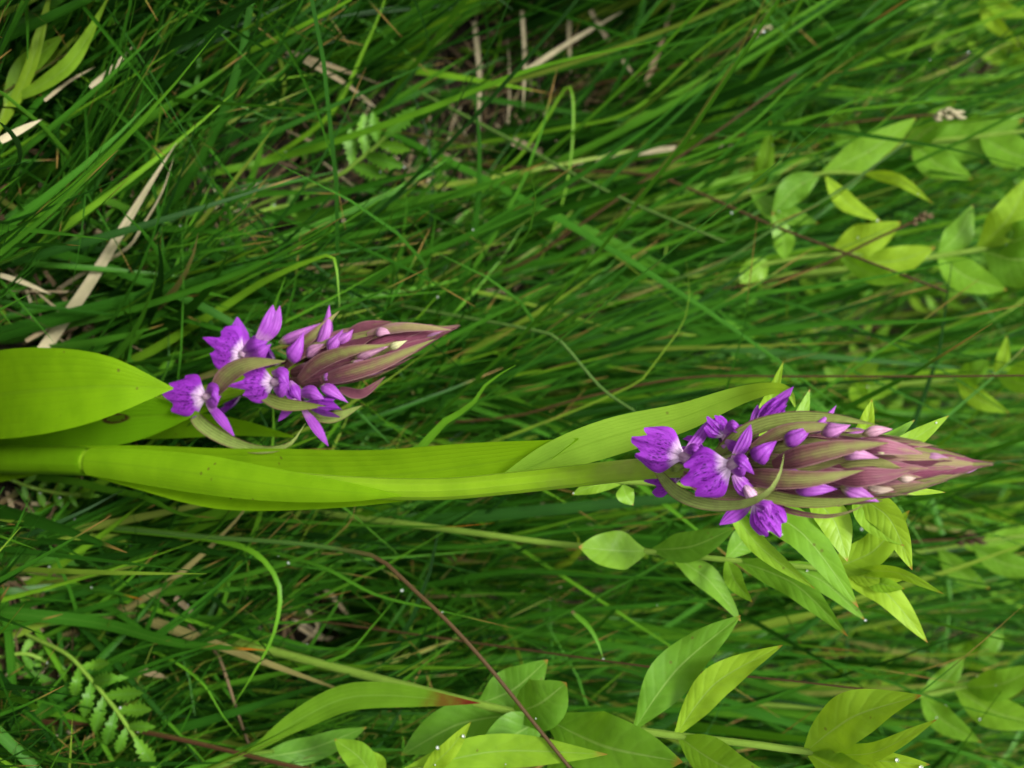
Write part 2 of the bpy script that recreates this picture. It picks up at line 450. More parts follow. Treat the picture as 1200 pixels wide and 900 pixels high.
# ------------------------------------------------------------------ traced pieces
def pts3(tr, Ydef=0.0):
    P = [W(p[0], p[1], p[2] if len(p) > 2 else Ydef) for p in tr]
    # nothing traced may lie under the soil: bring it forward to just above the ground
    return np.array([q if q[2] > 0.012 or p[0] < -30 else WZ(p[0], p[1], 0.012) for p, q in zip(tr, P)])
DEW = []                                     # leaf surfaces that may carry a drop
def leaf_strip(tr, wpx, prof=None, Ydef=0.0, n=22, fold=0.12, cup=0.0, cols=7, twist=None, wave=0.0, wfreq=2.0, ph=0.0, up=0.0):
    """sheet along a traced centre line; wpx: half width in photo pixels, one number (with prof) or one for each point"""
    P = pts3(tr, Ydef)
    if np.ndim(wpx) == 0:
        C = spline(P, n)
        hw = np.array([M(wpx, c) for c in C]) * (lance(n) if prof is None else prof)
    else:
        wm = np.array([[M(a, p)] for a, p in zip(wpx, P)])
        Q = spline(np.hstack([P, wm]), n)
        C, hw = Q[:, :3], np.maximum(Q[:, 3], 0.00008)
    N = nrm(CAM - C) + np.array([0, 0, up])
    out = strip(C, hw, N, fold, cup, cols, wave, wfreq, ph, twist)
    if C[:, 1].mean() < 0.2 or random.random() < 0.45: note_clear(out[0])
    DEW.append(out[0])
    return out
def one(args, rnd=0.5): return MB().add(*args, rnd)
def down_to_ground(P, slope=0.4, back=0.0, n=2, z=-0.008):
    """points from the soil up to P[0], carrying on its lean"""
    d = nrm(P[0] - P[1])
    h = P[0][2] - z
    k = min(max(slope * abs(d[0]) / max(abs(d[2]), 0.25), 0), 0.9) * (1 if d[0] > 0 else -1)
    r = np.array([P[0][0] + k * h, P[0][1] + back, z])
    m = 0.5 * (r + P[0]) + 0.15 * h * (np.array([0, 0, -1]) - np.array([k, 0, -1])) * 0
    return [r, m + np.array([k * h * -0.06, 0, 0])]

# ------------------------------------------------------------------ orchids
def lip_mesh(throat, tip, wpx, bulge=0.22, droop=0.35, rnd=0.5, face=None):
    n, cols = 13, 15
    a, b = throat, tip
    L = b - a; Ln = np.linalg.norm(L)
    N0 = nrm(CAM - (a + b) / 2) if face is None else nrm(face)
    T = L / Ln
    S = nrm(np.cross(T, N0)); N = nrm(np.cross(S, T))
    Wd = M(wpx, (a + b) / 2) / 2
    s = np.linspace(-1, 1, cols); t = np.linspace(0, 1, n)
    ln = 0.84 + 0.20 * np.exp(-(s / 0.22) ** 2) - 0.10 * np.exp(-((np.abs(s) - 0.36) / 0.13) ** 2) - 0.42 * np.clip(np.abs(s) - 0.55, 0, 1) ** 1.2
    wp = 0.20 + 0.80 * np.sin(np.clip(t / 0.62, 0, 1) * math.pi / 2) ** 1.5 - 0.10 * np.clip((t - 0.62) / 0.38, 0, 1) ** 2
    ph = rnd * 20
    V = []
    for i in range(n):
        for j in range(cols):
            z = bulge * math.sin(t[i] * 2.2) * 0.8 - droop * (s[j] ** 2) * wp[i] * 0.55 + 0.10 * math.sin(s[j] * 6 + ph) * t[i] + 0.12 * math.sin(s[j] * 9 + ph * 2 + t[i] * 4) * t[i] ** 1.5 - 0.10 * math.exp(-(s[j] / .12) ** 2) * (1 - t[i])
            V.append(a + T * (t[i] * ln[j] * Ln * (1 + 0.05 * math.sin(s[j] * 13 + ph) * t[i])) + S * (s[j] * wp[i] * Wd) + N * (z * Ln * 0.6))
    uv = np.stack(np.broadcast_arrays(((s + 1) / 2)[None], t[:, None]), -1).reshape(-1, 2)
    return np.array(V), grid_faces(n, cols), uv
def petal(tr, wpx, rnd=0.5, cup=-0.35, fold=0.0, twist=None, Ydef=0.0, a=0.5, n=12, cols=7):
    return leaf_strip(tr, wpx, lance(n, a, 1.0, 0.35), Ydef, n, fold, cup, cols, twist, wave=0.06)
def orchid_flower(root, axis, throat, tip, wpx, sepals=(), hood=None, petals=(), rnd=0.5, face=None, droop=0.75):
    """axis: (px,py,Y) where the ovary leaves the stem; throat/tip: the lip's ends"""
    A, B, Cc = W(*axis), W(*throat), W(*tip)
    back = nrm(B - Cc)
    inward = nrm(B - CAM)
    ov = spline([A, A * 0.45 + B * 0.55 + inward * 0.0015, B + inward * 0.0022 + back * 0.001], 9)
    mb = MB().add(*tube(ov, np.linspace(0.0012, 0.0017, 9), 8), 0.6)
    fl = build(mb, 'flower', MAT['bract_green'], root)
    build(one(lip_mesh(B, Cc, wpx, rnd=rnd, face=face, droop=droop), rnd), 'lip', MAT['lip'], fl)
    # column: pale little hood over the throat
    cl = spline([B + inward * 0.0015 - back * 0.0006, B + back * 0.0014 - inward * 0.0010, B + back * 0.0032 - inward * 0.0002], 8)
    build(one(tube(cl, 0.0011 * np.sin(np.linspace(0.5, 2.9, 8)), 8), 0.5), 'column', MAT['column'], fl)
    sp = spline([B + inward * 0.001, B + inward * 0.0045 - back * 0.001, B + inward * 0.008 - back * 0.0035], 9)
    build(one(tube(sp, np.linspace(0.0014, 0.0006, 9), 8), 0.4), 'spur', MAT['sepal'], fl)
    for tr, wd, r in sepals: build(one(petal(tr, wd), r), 'sepal', MAT['sepal'], fl)
    if hood is not None:
        for tr, wd, r in hood: build(one(petal(tr, wd, cup=-0.7), r), 'petal', MAT['sepal'], fl)
    return fl
def spike_cone(root, ax, R, lo, hi, nb, nbud, ph0=0.0, mats=('bract', 'bract_pink'), front_bud=1.0, blen=0.30, ret=None):
    """overlapping bracts and buds in a spiral round the axis ax (k,3) with radii R (k,)"""
    k = 60
    Q = spline(np.hstack([ax, np.asarray(R)[:, None]]), k)
    Ac, Rc = Q[:, :3], np.maximum(Q[:, 3], 0.0002)
    T = nrm(np.gradient(Ac, axis=0))
    e1 = nrm(CAM - Ac); e1 = nrm(e1 - T * (e1 * T).sum(-1, keepdims=True)); e2 = np.cross(T, e1)
    def at(t, ang, rr):
        x = min(max(t, 0), 1.06) * (k - 1)
        i = min(int(x), k - 2); f = x - i
        c = Ac[i] * (1 - f) + Ac[i + 1] * f; r = max(Rc[i] * (1 - min(f, 1)) + Rc[i + 1] * min(f, 1), 0.0003)
        return c + (e1[i] * math.cos(ang) + e2[i] * math.sin(ang)) * r * rr
    for i in range(nb):
        f = i / (nb - 1)
        t0 = lo + (hi - lo) * f ** 0.9
        ang = ph0 + i * 2.39996 + random.uniform(-.15, .15)
        dl = (blen * (1 - f) + 0.13) * random.uniform(0.85, 1.15)
        te = min(t0 + dl, 1.03)
        q = random.uniform(0.9, 1.06)
        P = [at(t0, ang, 0.35), at(t0 + (te - t0) * .3, ang, 0.86 * q), at(t0 + (te - t0) * .65, ang + random.uniform(-.08, .08), 1.0 * q), at(te, ang + random.uniform(-.2, .2), random.uniform(.98, 1.16) if f < 0.8 else 0.9)]
        n = 14
        C = spline(P, n)
        note_clear(C, 2)
        cen = [at(t0 + (te - t0) * s, 0, 0) for s in np.linspace(0, 1, n)]
        N = nrm(C - np.array(cen) + 1e-9)
        Rm = np.interp(t0 + 0.4 * dl, np.linspace(0, 1, k), Rc)
        hw = Rm * random.uniform(0.27, 0.42) * lance(n, 0.35, 1, 0.5)
        pink = random.random() < 0.25 + 0.6 * f
        build(one(strip(C, hw, N, 0.0, -0.45, 7), random.uniform(0.0, 1.0) * (1 - 0.3 * f)), 'bract', MAT[mats[1] if pink else mats[0]], root)
    for i in range(nbud):
        f = i / max(nbud - 1, 1)
        t0 = lo + 0.05 + (hi - lo) * 0.9 * f
        ang = ph0 + 1.0 + i * 2.39996
        dl = 0.13 * (1 - 0.45 * f)
        P = [at(t0, ang, 0.6), at(t0 + dl * .5, ang, 0.86), at(t0 + dl, ang, 1.0)]
        C = spline(P, 9)
        Rm = np.interp(t0, np.linspace(0, 1, k), Rc)
        build(one(bud_mesh(C, Rm * 0.22), min(1, random.uniform(0.3, 0.75) + 0.35 * f * random.random())), 'bud', MAT['bud'], root)
def bud(root, tr, wpx, rnd, Ydef):
    P = spline(pts3(tr, Ydef), 11)
    note_clear(P)
    build(one(bud_mesh(P, M(wpx, P[5]) * 0.88), rnd), 'bud', MAT['bud'], root)
def bract(root, tr, wpx, mat='bract', rnd=0.5, cup=0.35, Ydef=-0.006, a=0.35, twist=None, n=20):
    build(one(leaf_strip(tr, wpx, lance(n, a, 1, 0.45), Ydef, n, 0.0, cup, 7, twist), rnd), 'bract', MAT[mat], root)

def bud_mesh(C, r, seg=12):
    n = len(C)
    t = np.linspace(0, 1, n)
    rr = r * np.maximum(np.sin(np.clip(t / .42, 0, 1) * 1.5708) ** .7 * (1 - np.clip((t - .42) / .58, 0, 1) ** 1.25), .03)
    V, f, uv = tube(C, rr, seg)
    a = np.arange(seg) / seg * 6.2832 + random.uniform(0, 6)
    k = 1 + .16 * np.cos(3 * a)[None] + .05 * np.sin(5 * a)[None]
    q = V[:n * seg].reshape(n, seg, 3)
    q = C[:, None] + (q - C[:, None]) * k[..., None]
    V[:n * seg] = q.reshape(-1, 3)
    return V, f, uv
def tall_orchid():
    stem_tr = [(-60, 536), (0, 538), (110, 541), (250, 555), (350, 566), (430, 572), (520, 573), (600, 566), (700, 555), (760, 549), (880, 546), (1000, 546), (1100, 545)]
    P = pts3(stem_tr, 0.0)
    base = np.array([P[0][0] - 0.001, 0.0, -0.01])
    root = thing('marsh_orchid', base, 'tall purple marsh orchid with long curved lime green stem and pointed bud tip', 'orchid')
    rp = [16, 15, 14, 12.5, 12.5, 13, 13, 13, 13, 12.5, 11, 8, 4]
    Q = np.hstack([P, [[M(r, p)] for r, p in zip(rp, P)]])
    Q = np.vstack([np.append(base, 0.0036), Q])
    S = spline(Q, 70)
    note_clear(spline(Q[1:], 200)[:, :3], 2)
    build(one(tube(S[:, :3], S[:, 3], 14), 0.5), 'stem', MAT['orchid_stem'], root)
    # closed sheath round the lower stem, cut off at its collar
    sh = pts3([(-60, 536), (0, 538), (60, 539), (106, 541)], 0.0)
    sh = np.vstack([base, sh])
    Sc = spline(sh, 20)
    build(one(tube(Sc, [M(17, c) for c in Sc], 16), 0.1), 'sheath', MAT['orchid_leaf'], root)
    # leaves
    def leaf(mat, tr, w, rnd, **kw): return build(one(leaf_strip(tr, w, **kw), rnd), 'leaf', MAT[mat], root)
    leaf('orchid_leaf', [(95, 538, .001), (160, 547, .003), (250, 560, .006), (330, 562, .007), (440, 559, .007), (550, 546, .006), (620, 534, .005), (678, 514, .004)],
         [15, 24, 34, 36, 32, 27, 19, 1], 0.72, fold=0.10, cup=0.35, n=44, cols=13, wave=0.06, wfreq=2.3)
    leaf('orchid_leaf', [(585, 566, .003), (650, 535, .004), (720, 511, .006), (800, 489, .008), (865, 464, .008), (905, 455, .004), (925, 460, -.001), (932, 477, -.003)],
         [6, 18, 22, 17, 11, 7, 5, 1], 1.0, fold=0.2, cup=0.1, n=36, cols=9, wave=0.05)
    leaf('orchid_leaf', [(97, 540, -.0045), (150, 545, -.0055), (230, 555, -.0060), (320, 568, -.0058), (400, 576, -.0050), (470, 581, -.004)],
         [16, 20, 23, 19, 12, 1], 0.7, fold=0.0, cup=-0.45, n=40, cols=11, wave=0.05, wfreq=1.4)
    leaf('orchid_leaf', [(-190, 530, .0), (-80, 478, -.010), (0, 463, -.014), (60, 457, -.016), (130, 453, -.014), (203, 455, -.008)],
         [18, 42, 51, 50, 36, 1], 0.45, fold=0.22, cup=-0.05, n=36, cols=13, wave=0.05, wfreq=1.2)
    lf = leaf_strip([(-190, 535, .004), (-80, 520, .004), (0, 503, .006), (90, 494, .008), (170, 488, .009), (234, 484, .008)],
                    [16, 32, 36, 36, 26, 1], fold=0.2, cup=0.0, n=120, cols=37, wave=0.05, wfreq=1.0)
    V, F, UV = lf
    keepf = []
    for q in F:
        u, v = UV[list(q)].mean(0)
        dd = math.hypot((u - 0.5) * 0.35, (v - 0.803) * .85 + (u - .5) * .05)
        if dd > 0.019: keepf.append(q)
    build(MB().add(V, keepf, UV, 0.3), 'leaf', MAT['orchid_leaf_eaten'], root)['label'] = 'lower orchid leaf with a small brown-rimmed insect hole'
    leaf('orchid_leaf', [(-150, 545, .004), (-60, 556, .006), (0, 553, .007), (64, 551, .007)], [10, 16, 12, 1], 0.4, fold=0.2, n=20, cols=7)
    # flower spike
    ax = pts3([(800, 547), (880, 546), (960, 546), (1040, 546), (1100, 545), (1152, 544)], 0.0)
    R = [M(x, p) for x, p in zip([30, 42, 46, 37, 21, 2], ax)]
    spike_cone(root, ax, R, 0.16, 0.95, 96, 9, 0.5)
    s = 0.0
    orchid_flower(root, (790, 548, 0), (800, 535, -.012), (740, 515, -.014), 56,
                  sepals=[([(803, 530, -.009), (820, 512, -.006), (833, 490, -.004)], 7, .5)], hood=[([(803, 538, -.012), (818, 548, -.013), (824, 560, -.013)], 8, .3), ([(800, 530, -.012), (814, 528, -.015), (826, 536, -.013)], 8, .5), ([(806, 542, -.012), (822, 540, -.014), (836, 530, -.012)], 7, .7)], rnd=.55)
    orchid_flower(root, (815, 548, 0), (856, 545, -.015), (799, 566, -.017), 62,
                  sepals=[([(858, 540, -.012), (872, 518, -.011), (880, 497, -.010)], 8, .4), ([(860, 556, -.013), (872, 572, -.012), (892, 582, -.010)], 9, .6)],
                  hood=[([(855, 540, -.015), (868, 541, -.018), (884, 556, -.016)], 9, .35), ([(856, 552, -.015), (868, 551, -.0175), (878, 546, -.017)], 8, .55)], rnd=.25)
    orchid_flower(root, (850, 552, 0), (884, 585, -.011), (916, 629, -.011), 44,
                  sepals=[([(880, 590, -.010), (862, 602, -.010), (843, 615, -.011)], 9, .5), ([(884, 584, -.01), (872, 572, -.011), (866, 556, -.012)], 10, .6)],
                  hood=[([(884, 590, -.012), (898, 594, -.013), (902, 606, -.012)], 7, .7)], rnd=.9)
    orchid_flower(root, (850, 542, 0), (850, 512, -.006), (828, 489, -.008), 30,
                  sepals=[([(846, 524, -.007), (864, 508, -.007), (885, 497, -.005)], 8, .5), ([(850, 516, -.008), (862, 524, -.010), (878, 527, -.009)], 7, .3)], hood=[([(848, 508, -.007), (860, 500, -.009), (870, 504, -.007)], 8, .6)], rnd=.3)
    orchid_flower(root, (870, 540, 0), (884, 499, -.004), (924, 465, -.003), 24,
                  sepals=[([(878, 504, -.004), (900, 485, -.003), (930, 453, -.002)], 9, .7), ([(880, 500, -.004), (886, 485, -.003), (888, 474, -.002)], 5, .5)], rnd=.7)
    # flowers turned away from the path, on the far side of the spike
    for k, (px, py, dx, dy, yy) in enumerate([(800, 556, -45, 8, .012), (835, 540, -38, -14, .014), (868, 560, -36, 12, .014)]):
        orchid_flower(root, (px + 10, 548, 0), (px, py, yy), (px + dx, py + dy, yy + .004), 46,
                      sepals=[([(px, py, yy), (px + 25, py - 10, yy), (px + 36, py - 16, yy)], 7, .5)], rnd=.5, face=np.array([0, 1, .4]))
    for tr, wd, r in [([(886, 538, -.010), (896, 528, -.013), (910, 517, -.011)], 13, .05), ([(918, 520, -.009), (936, 511, -.010), (952, 500, -.008)], 11, .12),
                      ([(945, 508, -.007), (962, 498, -.007), (980, 475, -.004)], 8, .2), ([(962, 508, -.008), (980, 504, -.009), (997, 498, -.007)], 10, .5),
                      ([(930, 570, -.008), (955, 573, -.010), (982, 573, -.008)], 12, .15), ([(984, 570, -.007), (1002, 577, -.007), (1030, 588, -.005)], 10, .3),
                      ([(985, 534, -.009), (1005, 532, -.011), (1030, 537, -.008)], 8, .6), ([(1010, 510, -.006), (1025, 505, -.006), (1046, 503, -.004)], 7, .75),
                      ([(1022, 527, -.009), (1036, 528, -.009), (1048, 525, -.007)], 6, .95), ([(1050, 560, -.007), (1062, 561, -.007), (1074, 560, -.005)], 5, .85)]:
        bud(root, tr, wd, r, -.008)
    bract(root, [(835, 535, -.006), (875, 505, -.008), (920, 491, -.008), (970, 489, -.007), (1030, 498, -.005)], 9, 'bract_green', .4)
    bract(root, [(880, 525, -.008), (920, 505, -.010), (965, 500, -.009), (1000, 506, -.007)], 8, 'bract', .75)
    bract(root, [(905, 545, -.009), (935, 536, -.0125), (985, 525, -.0125), (1042, 519, -.010)], 13, 'bract', .55, cup=-.3)
    bract(root, [(865, 556, -.009), (905, 561, -.013), (955, 561, -.0135), (1013, 551, -.011)], 12, 'bract', .62, cup=-.3)
    bract(root, [(975, 560, -.009), (1010, 559, -.011), (1045, 556, -.009), (1068, 551, -.007)], 12, 'bract', .2, cup=-.3)
    bract(root, [(1000, 528, -.008), (1030, 523, -.010), (1060, 527, -.008), (1082, 532, -.006)], 10, 'bract_pink', .3, cup=-.3)
    bract(root, [(770, 552, -.004), (792, 576, -.010), (825, 590, -.014), (868, 591, -.017), (900, 577, -.019), (914, 555, -.019), (919, 531, -.018)], 8, 'bract_green', .9, cup=.3, a=.3, n=28)
    bract(root, [(850, 566, -.007), (905, 582, -.009), (960, 589, -.009), (1033, 583, -.007)], 8, 'bract_green', .3)
    bract(root, [(870, 572, -.004), (920, 597, -.006), (965, 605, -.007), (995, 600, -.007), (1016, 590, -.006)], 3.5, 'bract', .5, n=24)
    bract(root, [(800, 556, -.006), (835, 574, -.009), (880, 577, -.011), (925, 568, -.010)], 10, 'bract', .75)
    return root
tall_orchid()

def short_orchid():
    Yb = 0.018
    def y(tr): return [(p[0], p[1], (p[2] if len(p) > 2 else 0) + Yb) for p in tr]
    def sp(l): return [(y(t), a, b) for t, a, b in l]
    st = y([(60, 500), (130, 485), (220, 468), (300, 446), (380, 424), (460, 402), (505, 390)])
    P = pts3(st)
    base = np.array([P[0][0] + 0.004, Yb, -0.01])
    root = thing('marsh_orchid', base, 'short purple marsh orchid leaning behind the broad yellow-green leaf tips', 'orchid')
    Q = np.vstack([np.append(base, 0.003), np.hstack([P, [[M(r, p)] for r, p in zip([10, 10, 11, 11, 9, 6, 3], P)]])])
    S = spline(Q, 40)
    build(one(tube(S[:, :3], S[:, 3], 12), .5), 'stem', MAT['orchid_stem'], root)
    build(one(leaf_strip(y([(30, 512, .006), (110, 500, .008), (200, 498, .012), (270, 500, .014), (345, 512, .012)]), [8, 15, 16, 11, 1], fold=.3, n=24), .1), 'leaf', MAT['orchid_leaf'], root)
    build(one(leaf_strip(y([(60, 498, -.002), (120, 492, 0), (220, 478, .003), (290, 458, .002)]), [8, 14, 12, 1], fold=.3, n=24), .3), 'leaf', MAT['orchid_leaf'], root)
    ax = pts3(y([(270, 455), (330, 440), (390, 422), (440, 409), (485, 396), (530, 384)]))
    R = [M(x, p) for x, p in zip([16, 26, 32, 29, 17, 2], ax)]
    spike_cone(root, ax, R, 0.22, 0.92, 60, 5, 2.2)
    orchid_flower(root, (262, 460, Yb), *y([(240, 465, -.010), (193, 462, -.012)]), 52,
                  sepals=sp([([(242, 472, -.010), (257, 488, -.011), (275, 512, -.010)], 6, .6), ([(250, 458, -.009), (262, 440, -.008), (270, 422, -.007)], 5, .5)]),
                  hood=sp([([(240, 460, -.010), (250, 458, -.014), (256, 472, -.013)], 8, .4), ([(240, 470, -.010), (249, 470, -.013), (259, 464, -.012)], 8, .6)]), rnd=.3)
    orchid_flower(root, (300, 448, Yb), *y([(283, 414, -.006), (246, 399, -.008)]), 56,
                  sepals=sp([([(288, 410, -.005), (280, 392, -.004), (278, 371, -.003)], 11, .2), ([(300, 400, -.005), (314, 382, -.004), (320, 357, -.003)], 9, .8), ([(308, 402, -.004), (322, 385, -.003), (328, 358, -.002)], 6, .95)]),
                  hood=sp([([(284, 412, -.007), (300, 406, -.010), (314, 400, -.008)], 13, .4), ([(286, 418, -.007), (304, 414, -.010), (318, 403, -.008)], 10, .6)]), rnd=.4)
    orchid_flower(root, (325, 444, Yb), *y([(320, 448, -.011), (277, 452, -.013)]), 46,
                  hood=sp([([(318, 436, -.011), (330, 440, -.014), (339, 458, -.012)], 9, .5), ([(320, 456, -.011), (328, 456, -.014), (338, 448, -.013)], 9, .6)]),
                  sepals=sp([([(335, 452, -.010), (341, 462, -.010), (344, 470, -.010)], 6, .4)]), rnd=.7)
    orchid_flower(root, (345, 446, Yb), *y([(352, 472, -.009), (404, 479, -.010)]), 24,
                  sepals=sp([([(354, 478, -.009), (368, 497, -.009), (385, 523, -.008)], 6, .8), ([(346, 474, -.009), (336, 482, -.009), (326, 494, -.009)], 5, .4)]),
                  hood=sp([([(348, 462, -.009), (366, 461, -.012), (382, 470, -.010)], 9, .8), ([(340, 446, -.010), (346, 458, -.011), (352, 470, -.010)], 7, .4)]), rnd=.9)
    for k, (px, py, dx, dy) in enumerate([(285, 460, -34, 10), (325, 430, -25, -20)]):
        orchid_flower(root, (px + 10, 450, Yb), (px, py, Yb + .011), (px + dx, py + dy, Yb + .014), 40, rnd=.5, face=np.array([0, 1, .4]))
    for tr, wd, r in [([(340, 424, -.007), (349, 408, -.009), (356, 389, -.008)], 11, .1), ([(370, 412, -.004), (382, 392, -.004), (386, 357, -.003)], 9, .25),
                      ([(384, 412, -.005), (394, 400, -.006), (402, 386, -.004)], 9, .2), ([(396, 402, -.004), (407, 394, -.005), (414, 386, -.004)], 9, .3),
                      ([(376, 452, -.008), (390, 460, -.009), (408, 472, -.007)], 9, .15), ([(378, 444, -.008), (390, 440, -.008), (398, 434, -.006)], 6, .3),
                      ([(416, 421, -.008), (434, 412, -.009), (456, 406, -.007)], 7, .7), ([(456, 409, -.007), (466, 404, -.007), (477, 399, -.006)], 5, .97),
                      ([(410, 424, -.009), (432, 428, -.009), (452, 425, -.007)], 7, .65), ([(440, 391, -.005), (450, 389, -.006), (464, 390, -.004)], 6, .7),
                      ([(326, 402, -.005), (350, 392, -.005), (378, 378, -.003)], 8, .35)]:
        bud(root, y(tr), wd, r, 0)
    bract(root, y([(250, 462, -.008), (266, 440, -.012), (290, 427, -.014), (335, 423, -.013)]), 11, 'bract', .75, cup=.3)
    bract(root, y([(222, 476, -.004), (235, 496, -.008), (265, 515, -.011), (306, 527, -.013), (340, 520, -.013), (358, 496, -.012)]), 8, 'bract_green', .8, a=.25, n=28)
    bract(root, y([(306, 464, -.010), (335, 474, -.012), (383, 476, -.011)]), 8, 'bract_green', .2)
    bract(root, y([(360, 484, -.006), (390, 489, -.006), (425, 475, -.005)]), 7, 'bract_green', .8)
    bract(root, y([(398, 456, -.006), (424, 461, -.007), (452, 441, -.006)]), 6, 'bract', .2)
    bract(root, y([(345, 410, -.004), (370, 390, -.005), (398, 364, -.003)]), 6, 'bract', .7)
    bract(root, y([(400, 402, -.003), (424, 384, -.004), (460, 377, -.003)]), 7, 'bract', .2, cup=-.3)
    bract(root, y([(350, 446, -.007), (375, 424, -.011), (415, 410, -.012), (458, 404, -.009)]), 9, 'bract', .6, cup=-.3)
    bract(root, y([(375, 446, -.008), (405, 438, -.011), (450, 424, -.010), (510, 397, -.006)]), 10, 'bract', .5, cup=-.3)
    bract(root, y([(430, 392, -.005), (465, 384, -.006), (500, 384, -.005), (530, 387, -.003)]), 6, 'bract_pink', .8, cup=-.3)
    return root
short_orchid()

# ------------------------------------------------------------------ leafy herbs (opposite lance-shaped leaves on pale stems)
def herb(name, label, cat, stem, Yd, rpx, leaves, group=None, rootdy=0.01, srnd=0.6, mat='herb_leaf'):
    P = pts3(stem, Yd)
    g = down_to_ground(P, back=rootdy)
    base = g[0]
    root = thing(name, base, label, cat, group)
    Q = spline(np.vstack([g, P]), 40)
    build(one(tube(Q, np.linspace(M(rpx, P[0]) * 1.1, M(rpx, P[-1]) * 0.6, 40), 8), srnd), 'stem', MAT['herb_stem'], root)
    for L in leaves:
        bx, by, tx, ty, wd = L[:5]
        o = dict(bend=0.08, dy=random.uniform(-.012, .004), rnd=random.uniform(.3, .8), fold=.28, tw=random.uniform(-.35, .35), mat=mat, a=.42)
        if len(L) > 5: o.update(L[5])
        # carry the leaf base to the stem it grows from
        pj = [project(q) for q in Q]
        dx, dyv = tx - bx, ty - by
        mx, my = bx + dx * .5 - dyv * o['bend'], by + dyv * .5 + dx * o['bend']
        n = 22
        tr = [(bx, by, Yd), (bx + dx * .25 - dyv * o['bend'] * .7, by + dyv * .25 + dx * o['bend'] * .7, Yd + o['dy'] * .4), (mx, my, Yd + o['dy'] * .8), (tx, ty, Yd + o['dy'] * 1.2)]
        build(one(leaf_strip(tr, wd / 2 * (0.84 if Yd > .2 else .95), lance(n, o['a'], 1.15, .14), Yd, n, o['fold'], -.15, 9, o['tw'] + np.linspace(0, random.uniform(-.5, .5), n), wave=.16, wfreq=1.8, ph=random.uniform(0, 6)), o['rnd']), 'leaf', MAT[o['mat']], root)
    return root
herb('loosestrife_stem', 'pale leafy herb stem with drooping pointed leaves below the tall orchid spike', 'herb',
     [(560, 625), (650, 637), (755, 646), (852, 656), (971, 667), (1030, 672)], 0.085, 5,
     [(757, 646, 678, 641, 50, dict(bend=-.02, rnd=.6, a=.5, dy=-.012)), (765, 644, 862, 618, 38, dict(rnd=.15)), (785, 650, 868, 728, 32, dict(bend=-.08, rnd=.45)),
      (852, 656, 882, 706, 24, dict(rnd=.55)), (852, 654, 905, 610, 34, dict(rnd=.4, bend=-.05)), (862, 657, 994, 746, 36, dict(bend=-.10, rnd=.3)), (905, 660, 1014, 727, 30, dict(bend=-.1, rnd=.4)),
      (968, 667, 1066, 598, 44, dict(bend=.12, rnd=.8)), (971, 667, 1087, 753, 34, dict(bend=-.12, rnd=.95)), (985, 668, 1070, 674, 22, dict(rnd=1)), (1000, 670, 1106, 696, 16, dict(rnd=.8, bend=-.1)),
      (1010, 671, 1060, 690, 22, dict(rnd=.7))], rootdy=.02)
herb('loosestrife_stem', 'leafy herb rising right behind the tall orchid spike with yellow-green leaf tips around it', 'herb',
     [(640, 560), (760, 566), (860, 572), (960, 566), (1020, 556)], 0.055, 5,
     [(730, 566, 670, 580, 20, dict(rnd=.7)), (730, 568, 742, 592, 24, dict(rnd=.6)), (858, 578, 1006, 712, 46, dict(bend=-.10, rnd=.5, dy=-.006)), (846, 575, 955, 690, 24, dict(bend=.08, rnd=.7, dy=-.004)),
      (945, 578, 993, 658, 40, dict(bend=-.12, rnd=.85)), (990, 575, 1069, 668, 38, dict(bend=-.15, rnd=.9)), (1000, 570, 1060, 640, 30, dict(bend=.1, rnd=.7)), (860, 545, 918, 424, 24, dict(bend=.06, rnd=.8, dy=.006)),
      (905, 540, 949, 456, 22, dict(rnd=.6, dy=.006)), (1010, 540, 1112, 487, 24, dict(bend=.05, rnd=.8, dy=.006)), (1000, 530, 1072, 492, 22, dict(rnd=.45, dy=.01)), (990, 545, 1022, 468, 26, dict(rnd=.95, dy=.006)),
      (1030, 560, 1108, 577, 12, dict(rnd=.9, dy=.006)), (905, 590, 935, 640, 26, dict(rnd=.25))], rootdy=.02)
herb('loosestrife_stem', 'stout leafy herb with two upright grey-green leaves and an unfurling tip', 'herb',
     [(520, 815), (590, 832), (650, 843), (792, 862), (880, 872), (948, 881), (1000, 884)], 0.05, 7,
     [(745, 852, 868, 721, 54, dict(bend=-.06, rnd=.2, dy=.004, tw=.1)), (792, 862, 917, 756, 40, dict(bend=-.10, rnd=.85, tw=.1)), (640, 842, 800, 893, 82, dict(bend=.06, rnd=.35, a=.55, dy=-.014, tw=0)),
      (797, 864, 912, 915, 56, dict(rnd=.6, dy=-.01)), (945, 880, 1080, 815, 62, dict(bend=-.08, rnd=.75, tw=.1)), (950, 882, 1098, 843, 26, dict(bend=.12, rnd=.8, dy=-.012)), (985, 884, 1090, 896, 28, dict(rnd=.95, bend=.02)),
      (948, 884, 1050, 915, 44, dict(rnd=.7)), (600, 836, 664, 800, 66, dict(rnd=.2, a=.6, dy=-.008)), (560, 825, 642, 773, 54, dict(rnd=.12, dy=.004)), (640, 842, 560, 905, 60, dict(rnd=.2, dy=-.006)), (600, 838, 470, 885, 56, dict(rnd=.15)),
      (700, 852, 640, 905, 50, dict(rnd=.3))], rootdy=.02)
herb('dock_seedling', 'low herb with long strap leaf ending in a dark red tip', 'herb',
     [(235, 905), (290, 885), (320, 880)], 0.035, 4,
     [(290, 884, 563, 824, 34, dict(bend=-.14, rnd=.6, mat='herb_leaf_red', dy=0, tw=0, a=.5)), (300, 888, 430, 852, 36, dict(bend=.05, rnd=.1, mat='herb_leaf', dy=.012))], rootdy=.0, srnd=.3)
